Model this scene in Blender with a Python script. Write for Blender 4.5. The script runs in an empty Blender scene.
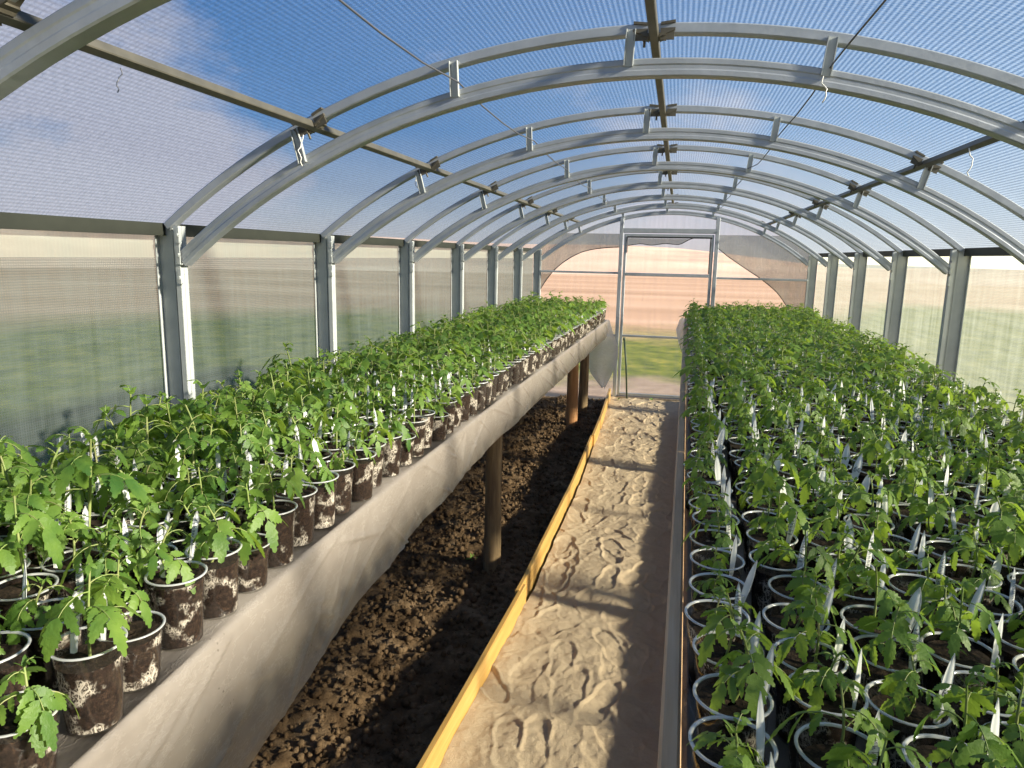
import bpy, math, random
import numpy as np
from mathutils import Matrix, Vector, noise as mnoise

C = bpy.context.scene
COL = C.collection
rnd = random.Random(7)
nrs = np.random.RandomState(11)

# ------------------------------------------------------------------ camera
F_PX, CAM_Z = 710.0, 1.55
YAW, PIT, ROL = (math.radians(a) for a in (-12.849, 10.3, 1.146))

def ray(px, py):
    dx, dy = px - 512, py - 384
    cr, sr = math.cos(ROL), math.sin(ROL)
    a = cr * dx + sr * dy
    b = -sr * dx + cr * dy
    x1, u = a / F_PX, -b / F_PX
    cp, sp = math.cos(PIT), math.sin(PIT)
    y1, z = cp + sp * u, -sp + cp * u
    cy, sy = math.cos(YAW), math.sin(YAW)
    return Vector((cy * x1 + sy * y1, -sy * x1 + cy * y1, z))

def project(x, y, z):
    z = z - CAM_Z
    cy, sy = math.cos(YAW), math.sin(YAW)
    x1, y1 = cy * x - sy * y, sy * x + cy * y
    cp, sp = math.cos(PIT), math.sin(PIT)
    d, u = cp * y1 - sp * z, sp * y1 + cp * z
    if d < .05:
        return -9999, -9999, d
    px, py = F_PX * x1 / d, -F_PX * u / d
    cr, sr = math.cos(ROL), math.sin(ROL)
    return 512 + cr * px - sr * py, 384 + sr * px + cr * py, d

fw = ray(512, 384)
rt = (ray(513, 384) - fw).normalized()
up = (ray(512, 383) - fw).normalized()
fw.normalize()
cam_data = bpy.data.cameras.new('camera')
cam = bpy.data.objects.new('camera', cam_data)
COL.objects.link(cam)
cam.matrix_world = Matrix(((rt.x, up.x, -fw.x, 0), (rt.y, up.y, -fw.y, 0), (rt.z, up.z, -fw.z, CAM_Z), (0, 0, 0, 1)))
cam_data.sensor_width = 36
cam_data.lens = F_PX / 1024 * 36
cam_data.clip_start = .02
cam_data.clip_end = 2000
C.camera = cam

# ------------------------------------------------------------------ light and exposure
C.view_settings.view_transform = 'Standard'
C.view_settings.look = 'None'
C.view_settings.gamma = 1
C.view_settings.use_curve_mapping = False
C.view_settings.exposure = 0.42
C.cycles.transparent_max_bounces = 32
C.cycles.max_bounces = 10
C.cycles.use_denoising = True

SUN_DIR = Vector((1, -.16, .385)).normalized()
sun_data = bpy.data.lights.new('sun', 'SUN')
sun_data.energy = 15.5
sun_data.color = (1, .87, .70)
sun_data.angle = math.radians(4.0)
sun = bpy.data.objects.new('sun', sun_data)
COL.objects.link(sun)
sun.rotation_euler = SUN_DIR.to_track_quat('Z', 'Y').to_euler()
sun.location = (6, -1, 5)


class NT:
    """small helper round a node tree"""
    def __init__(s, tree):
        s.t = tree
        tree.nodes.clear()
    def n(s, typ, inputs=None, **kw):
        nd = s.t.nodes.new(typ)
        for k, v in kw.items():
            setattr(nd, k, v)
        for k, v in (inputs or {}).items():
            sock = nd.inputs[k]
            if isinstance(v, bpy.types.NodeSocket):
                s.t.links.new(v, sock)
            else:
                sock.default_value = v
        return nd
    def math(s, op, a, b=0.0, c=None, clamp=False):
        nd = s.n('ShaderNodeMath', operation=op, use_clamp=clamp)
        for i, v in enumerate((a, b, c)):
            if v is None:
                continue
            if isinstance(v, bpy.types.NodeSocket):
                s.t.links.new(v, nd.inputs[i])
            else:
                nd.inputs[i].default_value = v
        return nd.outputs[0]
    def ramp(s, fac, stops, interp='LINEAR'):
        nd = s.n('ShaderNodeValToRGB', {'Fac': fac})
        cr = nd.color_ramp
        cr.interpolation = interp
        while len(cr.elements) < len(stops):
            cr.elements.new(.5)
        for e, (p, c) in zip(cr.elements, stops):
            e.position = p
            e.color = (c, c, c, 1) if isinstance(c, (int, float)) else (*c, 1)
        return nd.outputs[0]
    def mixc(s, fac, a, b, blend='MIX'):
        nd = s.n('ShaderNodeMix', data_type='RGBA', blend_type=blend)
        for i, v in ((0, fac), (6, a), (7, b)):
            if isinstance(v, bpy.types.NodeSocket):
                s.t.links.new(v, nd.inputs[i])
            elif i == 0:
                nd.inputs[i].default_value = v
            else:
                nd.inputs[i].default_value = (*v, 1)
        return nd.outputs[2]
    def mixs(s, fac, a, b):
        nd = s.n('ShaderNodeMixShader', {0: fac, 1: a, 2: b})
        return nd.outputs[0]
    def noise(s, vec, scale, detail=3, rough=.5):
        return s.n('ShaderNodeTexNoise', {'Vector': vec, 'Scale': scale, 'Detail': detail, 'Roughness': rough}).outputs['Fac']
    def out(s, surf, disp=None):
        o = s.n('ShaderNodeOutputMaterial', {'Surface': surf})
        return o

# sky: blue dome, paler toward the sun and the horizon, with drifting cloud
world = bpy.data.worlds.new('sky')
C.world = world
world.use_nodes = True
w = NT(world.node_tree)
dirv = w.n('ShaderNodeTexCoord').outputs['Generated']
sep = w.n('ShaderNodeSeparateXYZ', {0: dirv})
elev = sep.outputs[2]
base = w.ramp(elev, [(0.0, (.60, .52, .48)), (.06, (.42, .46, .54)), (.16, (.13, .27, .53)), (.40, (.040, .155, .43)), (1.0, (.028, .115, .34))])
sunny = w.math('MULTIPLY_ADD', sep.outputs[0], .5, .42, clamp=True)
base = w.mixc(w.math('MULTIPLY', sunny, .40), base, (.26, .38, .52))
mp = w.n('ShaderNodeMapping', {'Vector': dirv, 'Scale': (1.0, 1.0, 2.0)}).outputs[0]
cl = w.noise(mp, 5.5, 6, .62)
near = 0.0
for px, py, size, amt in ((110, 150, .968, .86), (-200, 260, .94, .7), (690, 185, .985, .62)):
    c = ray(px, py).normalized()
    dt = w.n('ShaderNodeVectorMath', {0: dirv, 1: tuple(c)}, operation='DOT_PRODUCT').outputs['Value']
    blob = w.n('ShaderNodeMapRange', {'Value': dt, 1: size, 2: 1.0, 3: 0.0, 4: amt}).outputs[0]
    near = w.math('MAXIMUM', near, blob)
clf = w.ramp(w.math('MULTIPLY_ADD', near, .55, w.math('MULTIPLY', cl, .95)), [(.60, 0.0), (.86, 1.0)])
base = w.mixc(w.math('MULTIPLY', clf, .85), base, (.56, .52, .58))
bg = w.n('ShaderNodeBackground', {'Color': base, 'Strength': 1.06})
w.n('ShaderNodeOutputWorld', {'Surface': bg.outputs[0]})

# ------------------------------------------------------------------ materials
def new_mat(name):
    m = bpy.data.materials.new(name)
    m.use_nodes = True
    return m, NT(m.node_tree)

def principled(name, col, rough=.5, metal=0.0, spec=.5, noise_scale=None, col2=None, bump=0.0, bump_scale=200, stretch=None):
    m, t = new_mat(name)
    pos = t.n('ShaderNodeNewGeometry').outputs['Position']
    if stretch:
        pos = t.n('ShaderNodeMapping', {'Vector': pos, 'Scale': stretch}).outputs[0]
    c = (*col, 1)
    if noise_scale:
        f = t.ramp(t.noise(pos, noise_scale, 4, .6), [(.32, 0.0), (.68, 1.0)])
        c = t.mixc(f, col, col2)
    ins = {'Base Color': c, 'Roughness': rough, 'Metallic': metal, 'Specular IOR Level': spec}
    if bump:
        b = t.n('ShaderNodeBump', {'Height': t.noise(pos, bump_scale, 4, .6), 'Strength': bump, 'Distance': .004})
        ins['Normal'] = b.outputs[0]
    p = t.n('ShaderNodeBsdfPrincipled', ins)
    t.out(p.outputs[0])
    return m

M = {}
M['steel'] = principled('galvanised_steel', (.40, .42, .44), .42, .35, .5, 14, (.33, .35, .37), .15, 60)
M['post'] = principled('bright_zinc', (.44, .46, .445), .5, .1, .5, 14, (.37, .39, .385), .1, 60)
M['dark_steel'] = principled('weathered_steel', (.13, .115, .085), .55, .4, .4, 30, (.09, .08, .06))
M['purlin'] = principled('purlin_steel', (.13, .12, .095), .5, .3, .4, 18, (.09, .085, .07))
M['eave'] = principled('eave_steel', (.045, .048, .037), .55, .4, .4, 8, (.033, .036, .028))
M['seal'] = principled('rubber_seal', (.02, .02, .02), .7)
M['wire'] = principled('wire_steel', (.10, .10, .11), .5, .3)
M['twine'] = principled('white_twine', (.75, .73, .68), .9)
M['bolt'] = principled('zinc_bolt', (.42, .43, .43), .35, .8)
M['stake'] = principled('painted_rod', (.045, .07, .04), .5)
M['weed'] = principled('weed_leaf', (.16, .30, .05), .6)
M['ink'] = principled('marker_ink', (.06, .06, .09), .6)

def wood(name, c1, c2, c3, axis, rough=.7):
    m, t = new_mat(name)
    pos = t.n('ShaderNodeNewGeometry').outputs['Position']
    sc = {'y': (40, 1.6, 40), 'z': (34, 34, 3.0), 'x': (1.6, 40, 40)}[axis]
    mp = t.n('ShaderNodeMapping', {'Vector': pos, 'Scale': sc}).outputs[0]
    g = t.noise(mp, 1.0, 5, .65)
    c = t.ramp(g, [(.30, c1), (.5, c2), (.70, c3)])
    big = t.noise(pos, 5, 2)
    c = t.mixc(t.math('MULTIPLY', big, .5), c, c1)
    b = t.n('ShaderNodeBump', {'Height': g, 'Strength': .5, 'Distance': .003})
    p = t.n('ShaderNodeBsdfPrincipled', {'Base Color': c, 'Roughness': rough, 'Normal': b.outputs[0]})
    t.out(p.outputs[0])
    return m

M['yellow_wood'] = wood('fresh_pine', (.44, .235, .06), (.60, .35, .10), (.68, .44, .16), 'y', .55)
M['grey_wood'] = wood('weathered_board', (.50, .29, .15), (.72, .45, .25), (.80, .56, .35), 'y')
M['log'] = wood('debarked_log', (.09, .055, .032), (.25, .165, .085), (.42, .29, .15), 'z', .75)
M['log_sunlit'] = wood('sunlit_debarked_log', (.28, .12, .05), (.52, .25, .10), (.62, .36, .17), 'z', .75)  # brighter, oranger copy of the log wood: its sunlit look is in the colour
M['table_wood'] = wood('bench_board', (.15, .12, .09), (.26, .21, .17), (.34, .28, .23), 'y')

def film(name, scatter, tint, milk, pattern, translucent=.65, dust=.0):
    """clear sheet: part see-through, part milky; the pattern is the weave or the cell walls of the sheet (UV in metres)"""
    m, t = new_mat(name)
    uv = t.n('ShaderNodeUVMap').outputs[0]
    s = t.n('ShaderNodeSeparateXYZ', {0: uv})
    u, v = s.outputs[0], s.outputs[1]
    pos = t.n('ShaderNodeNewGeometry').outputs['Position']
    def lines(co, period, width):
        fr = t.math('FRACT', t.math('DIVIDE', co, period))
        tri = t.math('ABSOLUTE', t.math('SUBTRACT', fr, .5))
        return t.ramp(tri, [(max(0.0, width - .14), 1.0), (width + .14, 0.0)])
    fac = t.math('ADD', scatter, 0.0)
    dark = None
    if pattern == 'cells':
        l = lines(u, .0125, .24)
        wob = t.noise(t.n('ShaderNodeMapping', {'Vector': uv, 'Scale': (90, 160, 1)}).outputs[0], 1, 2, .6)
        fac = t.math('MULTIPLY_ADD', t.math('MULTIPLY', l, t.math('MULTIPLY_ADD', wob, .9, .25)), .30, fac)
        fac = t.math('MULTIPLY_ADD', t.math('SUBTRACT', wob, .5), .35, fac)
        dark = t.math('MULTIPLY', t.math('SUBTRACT', 1.0, l), .30)
        l2 = lines(v, .0125, .20)
        wob2 = t.noise(t.n('ShaderNodeMapping', {'Vector': uv, 'Scale': (55, 70, 1)}).outputs[0], 1, 3, .7)
        fac = t.math('MULTIPLY_ADD', t.math('MULTIPLY', l2, wob2), .22, fac)
        dark = t.math('MULTIPLY_ADD', t.math('SUBTRACT', wob2, .40), .35, dark, clamp=True)
    elif pattern == 'weave':
        l1, l2 = lines(u, .0068, .20), lines(v, .0068, .20)
        l = t.math('MAXIMUM', l1, l2)
        strk = t.noise(t.n('ShaderNodeMapping', {'Vector': uv, 'Scale': (26, 2.2, 1)}).outputs[0], 1, 3, .6)
        strk2 = t.noise(t.n('ShaderNodeMapping', {'Vector': uv, 'Scale': (2.0, 34, 1)}).outputs[0], 1, 3, .6)
        fac = t.math('MULTIPLY_ADD', l, .10, fac)
        fac = t.math('MULTIPLY_ADD', t.math('SUBTRACT', strk, .45), .35, fac)
        fac = t.math('MULTIPLY_ADD', t.math('SUBTRACT', strk2, .5), .22, fac)
        dark = t.math('MULTIPLY', l, .55)
    else:
        l1 = lines(u, .012, .18)
        strk = t.noise(t.n('ShaderNodeMapping', {'Vector': uv, 'Scale': (22, 1.6, 1)}).outputs[0], 1, 3, .6)
        fac = t.math('MULTIPLY_ADD', l1, .05, fac)
        fac = t.math('MULTIPLY_ADD', t.math('SUBTRACT', strk, .5), .30, fac)
    if dust:
        # splashed earth on the lowest hand's breadth
        low = t.ramp(v, [(0.02, 1.0), (.30, 0.0)])
        fac = t.math('MULTIPLY_ADD', low, dust, fac)
    fac = t.math('MINIMUM', t.math('MAXIMUM', fac, .02), .95)
    tc = tint
    if dark is not None:
        tcol = t.mixc(dark, tint, (0, 0, 0))
    else:
        tcol = (*tint, 1)
    tr = t.n('ShaderNodeBsdfTransparent', {'Color': tcol})
    di = t.n('ShaderNodeBsdfDiffuse', {'Color': (*milk, 1)})
    tl = t.n('ShaderNodeBsdfTranslucent', {'Color': (*milk, 1)})
    mk = t.mixs(translucent, di.outputs[0], tl.outputs[0])
    sh = t.mixs(fac, tr.outputs[0], mk)
    gl = t.n('ShaderNodeBsdfGlossy', {'Color': (1, 1, 1, 1), 'Roughness': .22})
    sh = t.mixs(.035, sh, gl.outputs[0])
    t.out(sh)
    return m

M['roof_sheet'] = film('ribbed_clear_sheet', .05, (.88, .95, .98), (.40, .50, .60), 'cells', .6)
M['wall_sheet'] = film('woven_clear_sheet', .22, (.78, .85, .80), (.44, .49, .45), 'weave', .6)
M['shaded_sheet'] = film('shaded_woven_sheet', .24, (.50, .61, .60), (.37, .42, .40), 'weave', .6)  # darker twin of wall_sheet: the left side's shade is put into its tint
M['wall_strip'] = film('milky_strip', .72, (.80, .86, .78), (.54, .58, .49), 'plain', .6)
M['end_sheet'] = film('clear_end_sheet', .12, (.97, .97, .95), (.85, .80, .76), 'plain', .7)
M['valance'] = film('woven_valance', .30, (.80, .80, .75), (.62, .60, .54), 'weave', .6)

def sheet_mat(name, c1, c2, see):
    m, t = new_mat(name)
    pos = t.n('ShaderNodeNewGeometry').outputs['Position']
    n1 = t.noise(pos, 7, 5, .65)
    mp = t.n('ShaderNodeMapping', {'Vector': pos, 'Scale': (10, 5, 16), 'Rotation': (.5, .2, 0)}).outputs[0]
    fold = t.noise(mp, 1.3, 5, .7)
    cre = t.ramp(t.math('ABSOLUTE', t.math('SUBTRACT', fold, .5)), [(0.0, .8), (.022, 0.0)])
    col = t.mixc(t.ramp(n1, [(.3, 0.0), (.7, 1.0)]), c1, c2)
    spk = t.n('ShaderNodeTexVoronoi', {'Vector': pos, 'Scale': 55.0}).outputs['Distance']
    spk = t.math('MULTIPLY', t.ramp(spk, [(.09, 1.0), (.13, 0.0)]), t.ramp(t.noise(pos, 4, 2), [(.52, 0.0), (.6, 1.0)]))
    col = t.mixc(t.math('MULTIPLY', spk, .8), col, (.09, .07, .05))
    h = t.math('MULTIPLY_ADD', cre, .5, t.noise(mp, 2.2, 5, .6))
    b = t.n('ShaderNodeBump', {'Height': h, 'Strength': .22, 'Distance': .008})
    p = t.n('ShaderNodeBsdfPrincipled', {'Base Color': col, 'Roughness': .34, 'Specular IOR Level': .55, 'Normal': b.outputs[0]})
    tl = t.n('ShaderNodeBsdfTranslucent', {'Color': col, 'Normal': b.outputs[0]})
    sh = t.mixs(.3, p.outputs[0], tl.outputs[0])
    tr = t.n('ShaderNodeBsdfTransparent', {'Color': (.95, .93, .9, 1)})
    f = t.math('SUBTRACT', see, t.math('MULTIPLY', cre, see * .8))
    t.out(t.mixs(f, sh, tr.outputs[0]))
    return m
M['poly_sheet'] = sheet_mat('polythene_sheet', (.30, .26, .222), (.39, .345, .30), .20)
M['poly_flap'] = sheet_mat('polythene_flap', (.76, .74, .70), (.84, .83, .80), .18)

def sand_mat():
    m, t = new_mat('dry_sand')
    pos = t.n('ShaderNodeNewGeometry').outputs['Position']
    a = t.noise(pos, 6, 4, .6)
    c = t.mixc(t.ramp(a, [(.3, 0.0), (.7, 1.0)]), (.515, .395, .275), (.615, .48, .335))
    g = t.noise(pos, 420, 2, .7)
    c = t.mixc(t.math('MULTIPLY', t.ramp(g, [(.35, 1.0), (.5, 0.0)]), .35), c, (.34, .24, .15))
    b = t.n('ShaderNodeBump', {'Height': t.noise(pos, 150, 5, .8), 'Strength': .9, 'Distance': .008})
    p = t.n('ShaderNodeBsdfPrincipled', {'Base Color': c, 'Roughness': .95, 'Specular IOR Level': .15, 'Normal': b.outputs[0]})
    t.out(p.outputs[0])
    return m
M['sand'] = sand_mat()

def earth_mat():
    m, t = new_mat('crumbly_earth')
    pos = t.n('ShaderNodeNewGeometry').outputs['Position']
    a = t.noise(pos, 9, 5, .65)
    c = t.ramp(a, [(.3, (.065, .038, .021)), (.52, (.17, .108, .062)), (.72, (.31, .21, .13))])
    b = t.n('ShaderNodeBump', {'Height': t.noise(pos, 120, 5, .7), 'Strength': .8, 'Distance': .012})
    p = t.n('ShaderNodeBsdfPrincipled', {'Base Color': c, 'Roughness': .95, 'Specular IOR Level': .12, 'Normal': b.outputs[0]})
    t.out(p.outputs[0])
    return m
M['earth'] = earth_mat()

def potting_mat():
    m, t = new_mat('potting_soil')
    pos = t.n('ShaderNodeNewGeometry').outputs['Position']
    a = t.noise(pos, 160, 4, .7)
    c = t.ramp(a, [(.35, (.010, .007, .005)), (.55, (.030, .020, .013)), (.75, (.075, .050, .032))])
    b = t.n('ShaderNodeBump', {'Height': a, 'Strength': .7, 'Distance': .004})
    p = t.n('ShaderNodeBsdfPrincipled', {'Base Color': c, 'Roughness': .9, 'Specular IOR Level': .15, 'Normal': b.outputs[0]})
    t.out(p.outputs[0])
    return m
M['potting'] = potting_mat()

def plug_mat():
    # earth pressed against the clear cup: dark brown with white roots and mineral bloom
    m, t = new_mat('rooted_soil')
    pos = t.n('ShaderNodeNewGeometry').outputs['Position']
    a = t.noise(pos, 170, 5, .75)
    c = t.ramp(a, [(.38, (.008, .0045, .003)), (.55, (.026, .015, .010)), (.70, (.075, .043, .027))])
    mask = t.ramp(t.noise(pos, 24, 3, .55), [(.52, 0.0), (.60, 1.0)])
    fine = t.ramp(t.noise(pos, 330, 4, .75), [(.47, 0.0), (.58, 1.0)])
    root = t.n('ShaderNodeTexVoronoi', {'Vector': t.n('ShaderNodeMapping', {'Vector': pos, 'Scale': (1, 1, .45)}).outputs[0], 'Scale': 130.0}, feature='DISTANCE_TO_EDGE').outputs['Distance']
    rootf = t.ramp(root, [(.03, 1.0), (.10, 0.0)])
    wf = t.math('MULTIPLY', mask, t.math('MAXIMUM', fine, rootf))
    c = t.mixc(t.math('MULTIPLY', wf, .85), c, (.62, .55, .46))
    p = t.n('ShaderNodeBsdfPrincipled', {'Base Color': c, 'Roughness': .8, 'Specular IOR Level': .1})
    t.out(p.outputs[0])
    return m
M['plug'] = plug_mat()

def cup_mat(name, solid, col):
    m, t = new_mat(name)
    fr = t.n('ShaderNodeLayerWeight', {'Blend': .25}).outputs['Facing']
    tr = t.n('ShaderNodeBsdfTransparent', {'Color': (.95, .95, .94, 1)})
    gl = t.n('ShaderNodeBsdfGlossy', {'Color': (1, 1, 1, 1), 'Roughness': .10})
    p = t.n('ShaderNodeBsdfPrincipled', {'Base Color': (*col, 1), 'Roughness': .2, 'Specular IOR Level': .6})
    a = t.mixs(solid, tr.outputs[0], p.outputs[0])
    t.out(t.mixs(t.math('MULTIPLY_ADD', fr, .22, .03, clamp=True), a, gl.outputs[0]))
    return m
M['cup'] = cup_mat('clear_plastic', .006, (.75, .75, .75))
M['rim'] = cup_mat('plastic_rim', .50, (.72, .72, .71))

def leaf_mat(name, dark, light, trans):
    m, t = new_mat(name)
    geo = t.n('ShaderNodeNewGeometry')
    pos = geo.outputs['Position']
    a = t.noise(pos, 10, 3, .6)
    c = t.mixc(t.ramp(a, [(.32, 0.0), (.68, 1.0)]), dark, light)
    b = t.n('ShaderNodeBump', {'Height': t.noise(pos, 150, 3, .6), 'Strength': .35, 'Distance': .004})
    p = t.n('ShaderNodeBsdfPrincipled', {'Base Color': c, 'Roughness': .48, 'Specular IOR Level': .4, 'Normal': b.outputs[0]})
    tc = t.mixc(.5, c, trans)
    tl = t.n('ShaderNodeBsdfTranslucent', {'Color': tc, 'Normal': b.outputs[0]})
    t.out(t.mixs(.42, p.outputs[0], tl.outputs[0]))
    return m
M['leaf'] = leaf_mat('tomato_leaf', (.045, .120, .022), (.20, .31, .050), (.52, .70, .06))
M['stem'] = principled('tomato_stem', (.17, .25, .055), .55, 0, .4, 40, (.24, .24, .095))

def tag_mat():
    m, t = new_mat('white_plastic_tag')
    p = t.n('ShaderNodeBsdfPrincipled', {'Base Color': (.84, .84, .83, 1), 'Roughness': .4})
    tl = t.n('ShaderNodeBsdfTranslucent', {'Color': (.85, .85, .83, 1)})
    t.out(t.mixs(.3, p.outputs[0], tl.outputs[0]))
    return m
M['tag'] = tag_mat()

def ground_mat():
    m, t = new_mat('field_ground')
    pos = t.n('ShaderNodeNewGeometry').outputs['Position']
    s = t.n('ShaderNodeSeparateXYZ', {0: pos})
    # distance from the house in plan
    dx = t.math('MAXIMUM', t.math('SUBTRACT', t.math('ABSOLUTE', t.math('ADD', s.outputs[0], .1)), 1.5), 0.0)
    dy = t.math('MAXIMUM', t.math('SUBTRACT', t.math('ABSOLUTE', t.math('SUBTRACT', s.outputs[1], 3.46)), 4.5), 0.0)
    d = t.math('SQRT', t.math('ADD', t.math('MULTIPLY', dx, dx), t.math('MULTIPLY', dy, dy)))
    n1 = t.noise(pos, .9, 4, .6)
    d = t.math('MULTIPLY_ADD', t.math('SUBTRACT', n1, .5), 4.5, d)
    gn = t.noise(pos, 3.0, 5, .65)
    grass = t.ramp(gn, [(.3, (.035, .066, .018)), (.5, (.115, .145, .025)), (.7, (.24, .23, .05))])
    soil = t.ramp(gn, [(.3, (.20, .155, .12)), (.7, (.32, .26, .21))])
    dry = t.ramp(t.noise(t.n('ShaderNodeMapping', {'Vector': pos, 'Scale': (.03, .25, .2)}).outputs[0], 1.0, 4, .6),
                 [(.3, (.34, .22, .145)), (.5, (.45, .30, .205)), (.7, (.53, .38, .28))])
    c = t.mixc(t.ramp(d, [(0.0, 0.0), (1.0, 1.0)]), soil, grass)
    f1 = t.n('ShaderNodeMapRange', {'Value': d, 1: .9, 2: 2.5}).outputs[0]
    c = t.mixc(f1, soil, grass)
    side = t.math('ADD', t.n('ShaderNodeMapRange', {'Value': s.outputs[0], 1: 2.0, 2: 8.0, 3: 0.0, 4: 16.0}).outputs[0],
                  t.n('ShaderNodeMapRange', {'Value': s.outputs[0], 1: -2.0, 2: -8.0, 3: 0.0, 4: 5.0}).outputs[0])
    f2 = t.n('ShaderNodeMapRange', {'Value': t.math('SUBTRACT', d, side), 1: 5.5, 2: 10.5}).outputs[0]
    c = t.mixc(f2, c, dry)
    p = t.n('ShaderNodeBsdfPrincipled', {'Base Color': c, 'Roughness': 1.0, 'Specular IOR Level': .05})
    t.out(p.outputs[0])
    return m
M['ground'] = ground_mat()

def hill_mat():
    m, t = new_mat('dry_hillside')
    pos = t.n('ShaderNodeNewGeometry').outputs['Position']
    mp = t.n('ShaderNodeMapping', {'Vector': pos, 'Scale': (.06, .06, .9)}).outputs[0]
    c = t.ramp(t.noise(mp, 1.0, 5, .6), [(.28, (.34, .25, .22)), (.42, (.52, .37, .29)), (.58, (.59, .44, .35)), (.75, (.68, .56, .48))])
    p = t.n('ShaderNodeBsdfPrincipled', {'Base Color': c, 'Roughness': 1.0, 'Specular IOR Level': .05})
    t.out(p.outputs[0])
    return m
M['hill'] = hill_mat()

# ------------------------------------------------------------------ mesh helpers
class MB:
    """collects shapes that belong to ONE part"""
    def __init__(s):
        s.v, s.f, s.m, s.uv = [], [], [], None
    def add(s, verts, faces, mi=0):
        o = len(s.v)
        s.v.extend(tuple(p) for p in verts)
        s.f.extend(tuple(i + o for i in f) for f in faces)
        s.m.extend([mi] * len(faces))
        return s
    def box(s, x0, x1, y0, y1, z0, z1, mi=0, bev=0.0):
        if bev <= 0:
            vs = [(x, y, z) for x in (x0, x1) for y in (y0, y1) for z in (z0, z1)]
            fs = [(0, 1, 3, 2), (4, 6, 7, 5), (0, 4, 5, 1), (2, 3, 7, 6), (0, 2, 6, 4), (1, 5, 7, 3)]
            return s.add(vs, fs, mi)
        # chamfered along all edges: each corner gives three vertices
        vs, idx = [], {}
        for ix, x in enumerate((x0, x1)):
            for iy, y in enumerate((y0, y1)):
                for iz, z in enumerate((z0, z1)):
                    sx, sy, sz = (1 - 2 * ix) * bev, (1 - 2 * iy) * bev, (1 - 2 * iz) * bev
                    idx[ix, iy, iz] = len(vs)
                    vs += [(x, y + sy, z + sz), (x + sx, y, z + sz), (x + sx, y + sy, z)]
        fs = []
        for a in (0, 1):
            q = [idx[a, 0, 0], idx[a, 1, 0], idx[a, 1, 1], idx[a, 0, 1]]
            fs.append(tuple(q if a else q[::-1]))
            q = [idx[0, a, 0] + 1, idx[1, a, 0] + 1, idx[1, a, 1] + 1, idx[0, a, 1] + 1]
            fs.append(tuple(q[::-1] if a else q))
            q = [idx[0, 0, a] + 2, idx[1, 0, a] + 2, idx[1, 1, a] + 2, idx[0, 1, a] + 2]
            fs.append(tuple(q if a else q[::-1]))
        for a in (0, 1):
            for b in (0, 1):
                for c0, c1, ax in (((0, a, b), (1, a, b), 0), ((a, 0, b), (a, 1, b), 1), ((a, b, 0), (a, b, 1), 2)):
                    o = [k for k in range(3) if k != ax]
                    i, j = idx[c0], idx[c1]
                    fs.append((i + o[0], j + o[0], j + o[1], i + o[1]))
        for k, i in idx.items():
            fs.append((i, i + 1, i + 2))
        return s.add(vs, fs, mi)
    def tube(s, pts, radii, seg=8, mi=0, cap=True):
        pts = [Vector(p) for p in pts]
        if isinstance(radii, (int, float)):
            radii = [radii] * len(pts)
        vs, fs = [], []
        ref = None
        for i, p in enumerate(pts):
            a = pts[max(0, i - 1)]
            b = pts[min(len(pts) - 1, i + 1)]
            d = (b - a).normalized()
            if ref is None:
                ref = Vector((1, 0, 0)) if abs(d.x) < .9 else Vector((0, 1, 0))
            n = (ref - d * ref.dot(d)).normalized()
            ref = n
            bt = d.cross(n)
            for k in range(seg):
                an = 2 * math.pi * k / seg
                vs.append(p + (n * math.cos(an) + bt * math.sin(an)) * radii[i])
        for i in range(len(pts) - 1):
            for k in range(seg):
                k2 = (k + 1) % seg
                fs.append((i * seg + k, i * seg + k2, (i + 1) * seg + k2, (i + 1) * seg + k))
        if cap:
            fs.append(tuple(range(seg))[::-1])
            fs.append(tuple((len(pts) - 1) * seg + k for k in range(seg)))
        return s.add(vs, fs, mi)
    def sweep(s, path, frames, prof, mi=0, closed=True):
        """sweep a 2D profile (a, b) along path with (A, B) frame vectors"""
        n = len(prof)
        vs, fs = [], []
        for p, (A, B) in zip(path, frames):
            for a, b in prof:
                vs.append(Vector(p) + A * a + B * b)
        for i in range(len(path) - 1):
            for k in range(n if closed else n - 1):
                k2 = (k + 1) % n
                fs.append((i * n + k, i * n + k2, (i + 1) * n + k2, (i + 1) * n + k))
        if closed:
            fs.append(tuple(range(n))[::-1])
            fs.append(tuple((len(path) - 1) * n + k for k in range(n)))
        return s.add(vs, fs, mi)
    def mesh(s, name, mats, smooth=False, uvs=None):
        me = bpy.data.meshes.new(name)
        me.from_pydata([tuple(p) for p in s.v], [], s.f)
        for m in (mats if isinstance(mats, (list, tuple)) else [mats]):
            me.materials.append(m)
        if any(s.m):
            me.polygons.foreach_set('material_index', s.m)
        if smooth:
            me.polygons.foreach_set('use_smooth', [True] * len(s.f))
        me.update()
        return me
    def obj(s, name, mats, parent=None, smooth=False, fix=True):
        me = s.mesh(name, mats, smooth)
        if fix:
            fix_normals(me)
        return link(name, me, parent)

def fix_normals(me):
    import bmesh
    bm = bmesh.new()
    bm.from_mesh(me)
    bmesh.ops.recalc_face_normals(bm, faces=bm.faces)
    bm.to_mesh(me)
    bm.free()

def link(name, me, parent=None, loc=None):
    o = bpy.data.objects.new(name, me)
    COL.objects.link(o)
    if parent is not None:
        o.parent = parent
    if loc is not None:
        o.location = loc
    return o

def tag(o, label=None, cat=None, group=None, kind=None):
    if label: o['label'] = label
    if cat: o['category'] = cat
    if group: o['group'] = group
    if kind: o['kind'] = kind
    return o

def thing(name, label, cat, loc=(0, 0, 0), group=None, kind=None):
    o = bpy.data.objects.new(name, None)
    COL.objects.link(o)
    o.location = loc
    o.empty_display_size = .05
    return tag(o, label, cat, group, kind)

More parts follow.
